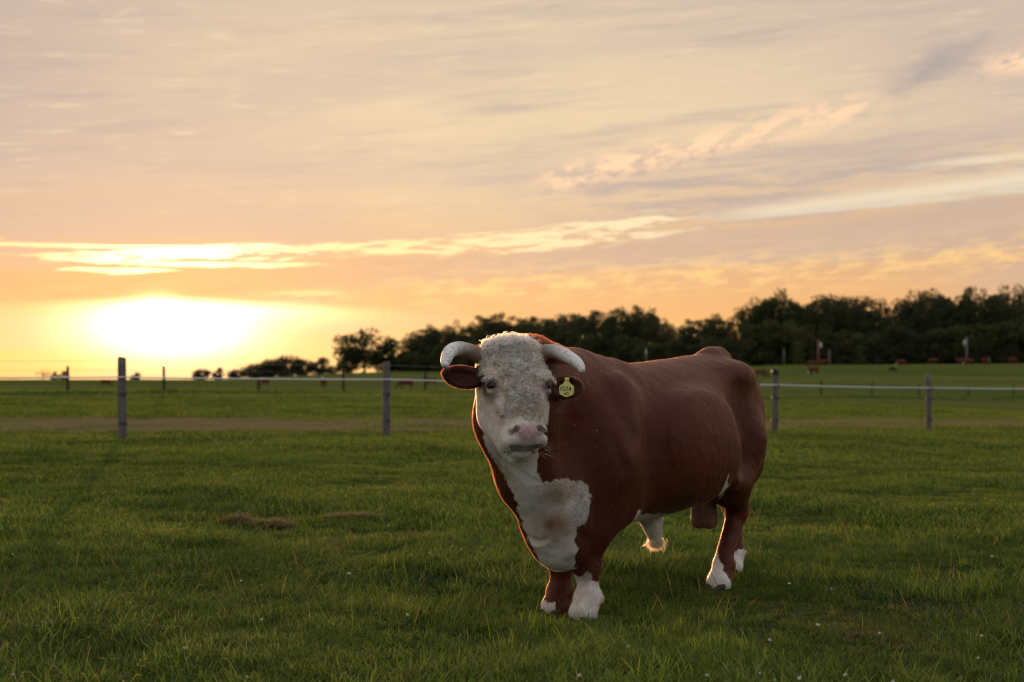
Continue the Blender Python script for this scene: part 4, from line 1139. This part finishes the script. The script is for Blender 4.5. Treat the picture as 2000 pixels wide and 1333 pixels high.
def build_bull():
    root = empty('hereford_bull', (float(BC[0]), float(BC[1]), 0.0), math.atan2(BF[1], BF[0]))
    root.name = 'bull'
    tag(root, 'huge red and white horned bull facing the camera with a yellow ear tag', 'bull')
    F = bull_field(); v, f = F.mesh(); v = relax(v, f, 2)
    nf_ = unit(np.cross(v[f][:, 2] - v[f][:, 0], v[f][:, 3] - v[f][:, 1])); n0_ = np.zeros_like(v)
    for k in range(4): np.add.at(n0_, f[:, k], nf_)
    n0_ = unit(n0_); hh_ = to_head(v); body_ = ~((hh_[:, 1] > -.3) & (np.abs(hh_[:, 0]) < .4) & (np.abs(hh_[:, 2]) < .45) & (v[:, 0] > 1.2))
    sk = v * [1.0, 1.0, .45]                                                    # folds run up and down
    amp = body_ * (.35 + .65 * sstep(v[:, 0], .3, 1.0)) * sstep(v[:, 2], .3, .6)
    v = v + n0_ * (amp * (.010 * vnoise(sk, 5.5, 31) + .0045 * vnoise(sk, 13, 32)) + body_ * (.0018 * vnoise(v, 30, 33)))[:, None]
    fh_ = ~body_ * sstep(hh_[:, 2], .20, .02) * (np.abs(hh_[:, 0]) < .17) * (hh_[:, 1] > -.12)
    v = v + n0_ * (fh_ * (.0045 * vnoise(v, 34, 35) + .003 * vnoise(v, 70, 36)))[:, None]
    # keep the largest body only: drop loose crumbs
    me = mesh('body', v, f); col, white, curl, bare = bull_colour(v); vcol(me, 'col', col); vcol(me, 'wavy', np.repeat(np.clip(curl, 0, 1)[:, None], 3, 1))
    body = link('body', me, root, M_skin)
    # ---- hair roots
    r = np.random.default_rng(21)
    q = v[f]; ar = .5 * np.linalg.norm(np.cross(q[:, 2] - q[:, 0], q[:, 3] - q[:, 1]), axis=1)
    fn = unit(np.cross(q[:, 2] - q[:, 0], q[:, 3] - q[:, 1]))
    vn = np.zeros_like(v)
    for k in range(4): np.add.at(vn, f[:, k], fn)
    vn = unit(vn)
    wq = curl[f].mean(1)
    def roots(n, wgt):
        i = r.choice(len(f), n, p=wgt / wgt.sum()); b = r.random((n, 2))
        w4 = np.stack([(1 - b[:, 0]) * (1 - b[:, 1]), b[:, 0] * (1 - b[:, 1]), b[:, 0] * b[:, 1], (1 - b[:, 0]) * b[:, 1]], 1)
        return (v[f[i]] * w4[:, :, None]).sum(1), unit((vn[f[i]] * w4[:, :, None]).sum(1))
    def flow(p):
        a, l, z = p.T; h = to_head(p); d = np.tile(np.array([[-.75, 0, -.65]]), (len(p), 1))
        leg = z < .5; d[leg] = (-.1, 0, -1)
        nk = a > 1.1; d[nk] = (-.4, 0, -.9)
        hdm = (h[:, 2] > -.3) & (h[:, 2] < .42) & (h[:, 1] > -.3) & (np.abs(h[:, 0]) < .2) & (a > 1.2)
        d[hdm] = HR[2]
        earm = (np.abs(h[:, 0]) > .19) & (a > 1.2) & (z > 1.1)
        d[earm] = np.sign(h[earm, :1]) * HR[0][None]
        return d
    # short coat
    n = 290000
    wb = ar * (1 - .93 * bare[f].mean(1)) * (1 - .6 * wq)
    p, nn = roots(n, wb); col = bull_colour(p + r.normal(0, .006, p.shape))[0]; d = flow(p)
    h = to_head(p); onhead = (h[:, 1] > -.3) & (np.abs(h[:, 0]) < .2) & (h[:, 2] > -.3) & (h[:, 2] < .42) & (p[:, 0] > 1.2)
    d = unit(d - (d * nn).sum(1)[:, None] * nn + r.normal(0, .09, p.shape))
    L = .0085 * r.uniform(.6, 1.4, n); L = np.where(onhead, .011, L); L = np.where(p[:, 2] < .3, .012, L)
    front = (p[:, 0] > 1.0) & ~onhead; L = np.where(front, L * 1.15, L)
    L = np.where((np.abs(h[:, 0]) > .2) & (p[:, 0] > 1.2) & (p[:, 2] > 1.1) & (np.abs(h[:, 2]) < .15), .016, L)
    lift = r.uniform(.04, .20, n)[:, None] * (1 + .5 * (p[:, 0] > 1.0))[:, None]
    P = np.stack([p - nn * .002, p + (d * .5 + nn * lift * .5) * L[:, None], p + (d + nn * lift * .75) * L[:, None]], 1)
    rad = np.tile(np.array([[.00042, .00036, .00012]]), (n, 1)) * r.uniform(.7, 1.2, (n, 1))
    hair('coat_hair', P, rad, np.clip(col * (r.uniform(.85, 1.15, n) * (1 + .10 * vnoise(p * [1, 1, .6], 45, 41) + .16 * vnoise(p, 7, 42)))[:, None], .004, .95), root)
    # curls of the face, poll, neck and brisket
    for n, big in ((1300, True), (2500, False)):
        wc = ar * np.clip(wq, 0, 1) * (1 - bare[f].max(1)); p, nn = roots(n, wc); col, white, cu, ba = bull_colour(p); h = to_head(p)
        up = (h[:, 2] < .05 + .03 * vnoise(p, 20, 9)) & (p[:, 0] > 1.2) & (h[:, 2] > -.35); mul = 1.0 if big else .62
        d = flow(p); d = d + r.normal(0, .5, (n, 3)); d = unit(d - (d * nn).sum(1)[:, None] * nn)
        e = np.cross(nn, d); k = 11; t = np.linspace(0, 1, k)[None, :, None]
        L = np.where(up, r.uniform(.040, .070, n), r.uniform(.018, .034, n)) * (.6 + .4 * cu) * mul; R_ = np.where(up, r.uniform(.008, .0145, n), r.uniform(.0025, .0055, n)) * mul
        ph = r.random(n) * 6.283; tn = r.uniform(.8, 1.7, n)
        an = ph[:, None, None] + t * (tn[:, None, None] * 6.283)
        c = p[:, None] + d[:, None] * (L[:, None, None] * t * .75) + nn[:, None] * (.002 + np.where(up, .006, .003)[:, None, None] * np.sin(t * 2.6))
        P = c + (e[:, None] * np.cos(an) + nn[:, None] * (np.sin(an) * .35 + .1)) * (R_[:, None, None] * np.minimum(1, t * 3))
        P[:, 0] = p - nn * .003
        rad = (np.where(up, .0032, .0020) if big else np.where(up, .0014, .0010))[:, None] * (1 - .7 * np.linspace(0, 1, k)[None] ** 2) * r.uniform(.6, 1.2, (n, 1))
        tone = r.uniform(.45, 1.25, (n, 1)); grey = r.uniform(0, 1, (n, 1))
        cc = col * tone * (1 - grey * np.array([[.08, .12, .18]]))
        hair('curly_hair', P, rad, np.clip(cc, .01, .9), root)
    n = 230; wp = ar * curl[f].mean(1) * (to_head(v[f].mean(1))[:, 2] < -.222); p, nn = roots(n, wp); col = bull_colour(p)[0]
    k = 12; t = np.linspace(0, 1, k)[None, :, None]; ph = r.random(n) * 6.283; an = ph[:, None, None] + t * (r.uniform(.8, 1.5, n)[:, None, None] * 6.283)
    d0 = unit(np.array([[0, 0, 1.0]]) + r.normal(0, .5, (n, 3)) + nn * .3); e = unit(np.cross(d0, r.normal(0, 1, (n, 3)))); g_ = np.cross(d0, e)
    L = r.uniform(.012, .036, n)[:, None, None]; R_ = r.uniform(.006, .012, n)[:, None, None] * np.minimum(1, t * 2)
    P = p[:, None] + d0[:, None] * (L * np.sin(t * 1.9)) + (e[:, None] * np.cos(an) + g_[:, None] * np.sin(an)) * R_; P[:, 0] = p - nn * .003
    hair('poll_curls', P, .0016 * (1 - .7 * np.linspace(0, 1, k)[None] ** 2) * r.uniform(.6, 1.2, (n, 1)), np.clip(col * r.uniform(.6, 1.4, (n, 1)), .01, .9), root)
    # crest of red hair behind the poll and along the neck
    n = 9000
    wcr = ar * (v[f].mean(1)[:, 0] > 1.12) * (v[f].mean(1)[:, 2] > 1.36) * (vn[f].mean(1)[:, 2] > .25) * (1 - white_of(v, f)) 
    p, nn = roots(n, wcr); col = bull_colour(p)[0]
    sway = np.stack([r.normal(.1, .35, n), r.normal(0, .35, n), r.uniform(.3, 1.0, n)], 1)
    L = r.uniform(.014, .036, n); dirs = unit(nn * .8 + sway * .7)
    curve = np.stack([r.normal(-.3, .4, n), r.normal(0, .4, n), np.full(n, -.5)], 1)
    P = np.stack([p, p + dirs * L[:, None] * .5, p + dirs * L[:, None] * .9 + curve * L[:, None] * .25], 1)
    hair('crest_hair', P, np.tile([[.0011, .0009, .0003]], (n, 1)), np.clip(col * r.uniform(.9, 1.5, (n, 1)) * [[1.2, 1.05, .9]], 0, .9), root)
    # tufts: sheath and tail switch
    def tuft_hair(name, c, sp, L0, L1, dirn, n, col, wr=.0007):
        p = np.array(c) + r.normal(0, 1, (n, 3)) * sp; d = unit(np.array(dirn) + r.normal(0, .38, (n, 3))); L = r.uniform(L0, L1, n)[:, None]
        b = r.normal(0, .25, (n, 3))
        P = np.stack([p, p + d * L * .4, p + d * L * .75 + b * L * .2, p + d * L + b * L * .5], 1)
        hair(name, P, np.tile([[1.2, 1, .8, .3]], (n, 1)) * wr, np.clip(np.array(col) * r.uniform(.6, 1.4, (n, 1)), .005, .9), root)
    tuft_hair('sheath_tuft', (.0, 0, .322), (.022, .022, .010), .02, .055, (0, 0, -1), 1300, (.42, .30, .17))
    tuft_hair('tail_switch', (-1.13, -.08, .61), (.006, .006, .02), .06, .13, (0, 0, -1), 500, (.10, .035, .02), .001)
    # whiskers
    n = 22; q_ = r.choice((-1, 1), n); ss_ = q_ * r.uniform(.05, .1, n); t0 = r.uniform(.29, .36, n)
    p = np.array([hd(a_, .0, b_) for a_, b_ in zip(ss_, t0)]); d = q_[:, None] * HR[0] * .8 + HR[1] * .3 + HR[2] * r.uniform(-.1, .8, n)[:, None]
    L = r.uniform(.025, .055, n)[:, None]
    P = np.stack([p, p + d * L * .6, p + d * L + HR[2] * L * .15], 1); hair('whiskers', P, np.tile([[.0005, .0004, .0002]], (n, 1)), np.tile([[.4, .35, .3]], (n, 1)), root)
    # ---- eyes
    m_eye, nE, bE = mat('bull eye'); tc = nE.node('ShaderNodeTexCoord')
    lv = nE.node('ShaderNodeVectorMath', operation='LENGTH'); sp = nE.node('ShaderNodeSeparateXYZ'); nE.link(tc.outputs['Object'], sp.inputs[0])
    nE.link(nE.xyz(V(nE, sp.outputs[0]) * .72, V(nE, sp.outputs[1]) * 1.0, 0.0), lv.inputs[0])
    nE.link(nE.mix(nE.ss(V(nE, lv.outputs['Value']), .0165, .0185), (.005, .0035, .003), (.20, .14, .12)), bE.inputs['Base Color'])
    bE.inputs['Roughness'].default_value = .06; bE.inputs['Specular IOR Level'].default_value = .4
    for sgn in (-1, 1):
        pos = hd(sgn * .138, .006, .005)
        bm_v = []; bm_f = []
        nu, nv = 20, 12
        for i_ in range(nv + 1):
            th = math.pi * i_ / nv
            for k_ in range(nu):
                ph_ = 2 * math.pi * k_ / nu; bm_v.append((.0285 * math.sin(th) * math.cos(ph_), .0285 * math.sin(th) * math.sin(ph_), .0285 * math.cos(th)))
        for i_ in range(nv):
            for k_ in range(nu): bm_f.append((i_ * nu + k_, (i_ + 1) * nu + k_, (i_ + 1) * nu + (k_ + 1) % nu, i_ * nu + (k_ + 1) % nu))
        e_ = link('eye', mesh('eye', bm_v, bm_f), root, m_eye); e_.location = pos
        zax = Vector(HR[1] * .8 + HR[0] * sgn * .6).normalized(); yax = Vector(HR[2]); yax = (yax - zax * yax.dot(zax)).normalized(); xax = yax.cross(zax)
        e_.rotation_euler = Matrix((xax, yax, zax)).transposed().to_euler()
    # ---- horns
    mh, nh, bh = mat('horn'); tc = nh.node('ShaderNodeTexCoord'); at_ = nh.node('ShaderNodeAttribute', attribute_name='col')
    ns = nh.noise(tc.outputs['Object'], 28, 6, .68); mpn = nh.node('ShaderNodeMapping'); nh.link(tc.outputs['Object'], mpn.inputs[0]); mpn.inputs['Scale'].default_value = (60, 110, 150); nf = nh.noise(mpn.outputs[0], 1.0, 5, .65)
    c = nh.mix(nh.ss(ns, .53, .64) * .6, V(nh, at_.outputs['Color']), (.20, .15, .10))
    c = nh.mix(nh.ss(nf, .62, .67) * .8, c, (.05, .04, .03))
    nh.link(c, bh.inputs['Base Color']); bh.inputs['Roughness'].default_value = .42; bh.inputs['Specular IOR Level'].default_value = .45
    bp = nh.node('ShaderNodeBump'); bp.inputs['Strength'].default_value = .4; bp.inputs['Distance'].default_value = .004; nh.link(ns + nf * .4, bp.inputs['Height']); nh.link(bp.outputs[0], bh.inputs['Normal'])
    for pts in (((-.12, -.10, -.175), (-.185, -.085, -.204), (-.27, -.055, -.213), (-.335, -.01, -.180), (-.375, .03, -.115), (-.388, .05, -.075)),
                ((.12, -.10, -.180), (.18, -.085, -.206), (.245, -.055, -.200), (.298, -.01, -.152), (.326, .035, -.096), (.330, .055, -.045))):
        tt = np.linspace(0, 1, 6); fin = np.linspace(0, 1, 34)
        cen = spline(fin, [(tt[i], *hd(*pts[i])) for i in range(6)])
        rd = np.interp(fin, [0, .15, .4, .7, .9, .975, 1], [.041, .041, .0385, .031, .020, .013, .004]) * (1 + .020 * np.sin(fin * 75 + np.sin(fin * 31)) * np.clip(1.2 - 1.6 * fin, 0, 1))
        mb = MB().tube(cen, list(rd), 18); me = mb.build('horn')
        cv = np.repeat(fin, 18); base = np.array([.72, .715, .70]); hc_ = np.array([.19, .145, .10])
        k_ = sstep(cv, .60, .20)[:, None]; under = np.repeat(0 * fin, 18)
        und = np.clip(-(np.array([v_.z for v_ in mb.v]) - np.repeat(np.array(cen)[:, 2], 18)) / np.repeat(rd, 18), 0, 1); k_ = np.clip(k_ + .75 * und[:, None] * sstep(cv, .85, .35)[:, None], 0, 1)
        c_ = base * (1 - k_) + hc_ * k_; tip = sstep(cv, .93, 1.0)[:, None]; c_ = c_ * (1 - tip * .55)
        vcol(me, 'col', c_); link('horn', me, root, mh)
    # ---- hooves: two claws each
    m_hoof = simple('hoof horn', (.07, .055, .045), .6, .3, 0, 30)
    for (a_, l_) in ((1.03, .15), (.935, -.10), (-.48, .17), (-1.18, -.105)):
        mb = MB()
        for q_ in (-1, 1):
            mb.tube([(a_ - .04, l_ + q_ * .034, .030), (a_ + .0, l_ + q_ * .035, .026), (a_ + .04, l_ + q_ * .034, .018), (a_ + .072, l_ + q_ * .028, .008)], [.032, .038, .030, .012], 10)
        link('hoof', mb.build('hoof'), root, m_hoof)
    # ---- ear tag
    m_tag, nt, bt = mat('yellow tag'); tc = nt.node('ShaderNodeTexCoord'); g_ = nt.noise(tc.outputs['Object'], 40, 4, .6)
    nt.link(nt.mix(nt.ss(g_, .45, .7), (.62, .58, .15), (.40, .36, .12)), bt.inputs['Base Color']); bt.inputs['Roughness'].default_value = .45
    out = [(-.012, .052), (-.010, .034), (-.020, .020), (-.034, .012), (-.037, .0), (-.036, -.026), (-.030, -.034), (-.012, -.042), (-.009, -.046), (.006, -.046), (.010, -.042), (.030, -.034), (.036, -.024), (.037, .0), (.034, .010), (.020, .020), (.010, .034), (.012, .052)]
    vv = [(x_, y_, .0016) for x_, y_ in out] + [(x_, y_, -.0016) for x_, y_ in out]; k_ = len(out)
    ff = [tuple(range(k_))[::-1], tuple(range(k_, 2 * k_))] + [(i_, (i_ + 1) % k_, k_ + (i_ + 1) % k_, k_ + i_) for i_ in range(k_)]
    tg = link('ear_tag', mesh('ear_tag', vv, ff, False), root, m_tag); tag(tg, 'yellow ear tag written 0274 hanging from the ear')
    tw = np.array([(1107 - 1000) / 3000 * 7.60, 7.60, CAMH + (HOR - 758) / 3000 * 7.60]); tg.location = to_local(tw)[0]
    zax = Vector(_loc_dir(np.array([-.05, -.985, .16]))).normalized(); yax = Vector(_loc_dir(np.array([.02, .16, 1.0]))); yax = (yax - zax * yax.dot(zax)).normalized(); xax = yax.cross(zax)
    tg.rotation_euler = Matrix((xax, yax, zax)).transposed().to_euler()
    ink = simple('tag ink', (.03, .075, .03), .6)
    for txt, sz, ox, oy, nm in (('0274', .0255, -.033, -.016, 'tag_number'), ('602', .0155, -.014, -.036, 'tag_small_number')):
        fc = bpy.data.curves.new(nm, 'FONT'); fc.body = txt; fc.size = sz * 1.25; fc.extrude = .0004; fc.offset = .0005
        tmp = bpy.data.objects.new(nm, fc); C.objects.link(tmp); dg = bpy.context.evaluated_depsgraph_get()
        tm_ = bpy.data.meshes.new_from_object(tmp.evaluated_get(dg)); bpy.data.objects.remove(tmp); tm_.materials.clear()
        o_ = link(nm, tm_, tg, ink); o_.location = (ox, oy, .0022); o_.scale = (.86, 1, 1)
    link('tag_button', MB().tube([(0, .041, .0016), (0, .041, .005)], [.008, .007], 12).build('tag_button'), tg, m_tag)
def white_of(v, f): return bull_colour(v[f].mean(1))[1]
build_bull()
def build_mouth_blade():
    pts = [to_world(hd(-.088, -.006, .300))[0], to_world(hd(-.092, .004, .325))[0], to_world(hd(-.082, .0, .365))[0] , to_world(hd(-.070, .0, .42))[0]]
    v = []; f = []
    for i_, p_ in enumerate(pts):
        w_ = (.0035, .0042, .0034, .0006)[i_]; v += [p_ - HS * w_, p_ + HS * w_, p_ + HU * .0012]
    for i_ in range(3):
        for k_ in range(3): f.append((i_ * 3 + k_, i_ * 3 + (k_ + 1) % 3, i_ * 3 + 3 + (k_ + 1) % 3, i_ * 3 + 3 + k_))
    o = link('grass_blade', mesh('grass_blade', v, f), None, simple('chewed grass', (.16, .22, .05), .6)); tag(o, 'green grass blade hanging from the mouth of the bull', 'grass blade')
build_mouth_blade()


# ------------------------------------------------------------------ cattle far off
def cow_mesh(seed, grazing, head_turn, col, face):
    F = Field((-1.25, -.5, -.04), (1.75, .5, 1.75), .045)
    F.ell((0, 0, .98), (.88, .31, .36), .08); F.ell((-.55, 0, 1.05), (.4, .29, .33), .1); F.ell((.55, 0, 1.02), (.4, .27, .37), .1)
    F.cone((-.7, 0, 1.25), .14, (.6, 0, 1.25), .13, .12)
    if grazing:
        F.cone((.75, 0, 1.05), .2, (1.2, 0, .55), .13, .12); F.cone((1.2, 0, .5), .12, (1.36, 0, .16), .075, .05)
        hp = np.array([1.25, 0, .4])
    else:
        F.cone((.75, 0, 1.12), .2, (1.2, head_turn * .2, 1.4), .14, .12); F.cone((1.2, head_turn * .22, 1.42), .13, (1.46, head_turn * .42, 1.22), .08, .05)
        hp = np.array([1.32, head_turn * .3, 1.33])
    for sx, b in ((.6, 0), (-.68, 1)):
        for sy in (-1, 1):
            st = .1 * sy * (1 if b else -1)
            F.cone((sx, sy * .17, .85), .15, (sx + st * .4, sy * .16, .5), .085, .06)
            F.cone((sx + st * .4, sy * .16, .5), .08, (sx + st, sy * .16, .04), .055, .04)
    for sy in (-1, 1): F.ell(hp + [-.1, sy * .17, .06], (.05, .1, .05), .03)
    F.cone((-.88, 0, 1.25), .05, (-.98, 0, .5), .04, .04)
    v, f = F.mesh(); me = mesh('cow', v, f)
    c = np.tile(np.array(col)[None], (len(v), 1)); d = np.linalg.norm(v - hp, axis=1)
    if face: c[d < .30] = (.5, .45, .4)
    c[(v[:, 2] < .6) & (np.abs(v[:, 0]) < .5)] *= 1.0
    vcol(me, 'col', c); return me
def attr_mat(name, rough):
    m, n, b = mat(name); a = n.node('ShaderNodeAttribute', attribute_name='col')
    tc = n.node('ShaderNodeTexCoord'); f = n.noise(tc.outputs['Object'], 5.0, 4, .6)
    n.link(n.mix(n.ss(f, .3, .7), n.mix(1.0, V(n, a.outputs['Color']), (.75, .75, .75), 'MULTIPLY'), V(n, a.outputs['Color'])), b.inputs['Base Color'])
    b.inputs['Roughness'].default_value = rough; b.inputs['Specular IOR Level'].default_value = .2
    return m
def build_cattle():
    RED, BLK = (.12, .034, .018), (.018, .015, .014)
    ms = {'gr': cow_mesh(1, True, 0, RED, True), 'st': cow_mesh(2, False, .6, RED, True), 'sr': cow_mesh(4, False, -.4, RED, False), 'bk': cow_mesh(3, True, 0, BLK, False), 'gp': cow_mesh(5, True, 0, RED, False)}
    m = attr_mat('cattle coat', .8)
    rows = [  # px, foot row, distance, mesh, heading (deg, 0 = facing right), scale, label
        (793, 765, 205, 'gp', 180, 1.0, 'red cow grazing sideways between two posts left of the bull'),
        (632, 760, 190, 'st', 265, .9, 'red cow facing the camera left of the thick middle post'),
        (518, 758, 185, 'gp', 235, .6, 'small red calf grazing beside a thin far post'),
        (206, 756, 150, 'gp', 10, .5, 'faint brown cow with head down left of the tall near post'),
        (843, 748, 250, 'sr', 200, .95, 'red cow partly hidden by a thin post beside the ear of the bull'),
        (1486, 742, 240, 'gp', 15, 1.05, 'red cow just behind the rump of the bull'),
        (1590, 737, 255, 'gr', 200, .95, 'red cow below the brown lamp pole standing lower on the slope'),
        (1586, 717, 318, 'gp', 180, 1.0, 'red cow grazing at the foot of the brown lamp pole, facing left'),
        (1605, 714, 326, 'sr', 10, 1.0, 'red cow at the foot of the brown lamp pole, facing right'),
        (1713, 711, 338, 'bk', 20, .85, 'black cow on the brow of the field before the wood'),
        (1743, 729, 275, 'bk', 330, .62, 'small black calf alone in the open field'),
        (1761, 714, 322, 'gr', 190, 1.0, 'red cow with pale face on the brow above the black calf'),
        (1823, 707, 344, 'gp', 185, .95, 'dim red cow in front of the dark wood right of the black calf'),
        (1876, 705, 340, 'sr', 180, .95, 'red cow left of the grey lamp pole'),
        (1893, 710, 326, 'gr', 170, 1.0, 'red cow standing against the grey lamp pole'),
        (1924, 706, 338, 'st', 20, .95, 'red cow right of the grey lamp pole'),
        (1930, 715, 318, 'st', 270, .6, 'small pale faced calf facing the camera right of the grey lamp pole'),
        (1978, 706, 340, 'gp', 0, .95, 'rightmost red cow near the wood')]
    for px, py, d, k, hd, sc, lb in rows:
        p = at(px, d)
        o = link('cow', ms[k], None, m); o.location = p; o.rotation_euler = (0, 0, math.radians(hd)); o.scale = (sc, sc, sc)
        tag(o, lb, 'cow', 'cattle grazing far off in the field')
build_cattle()
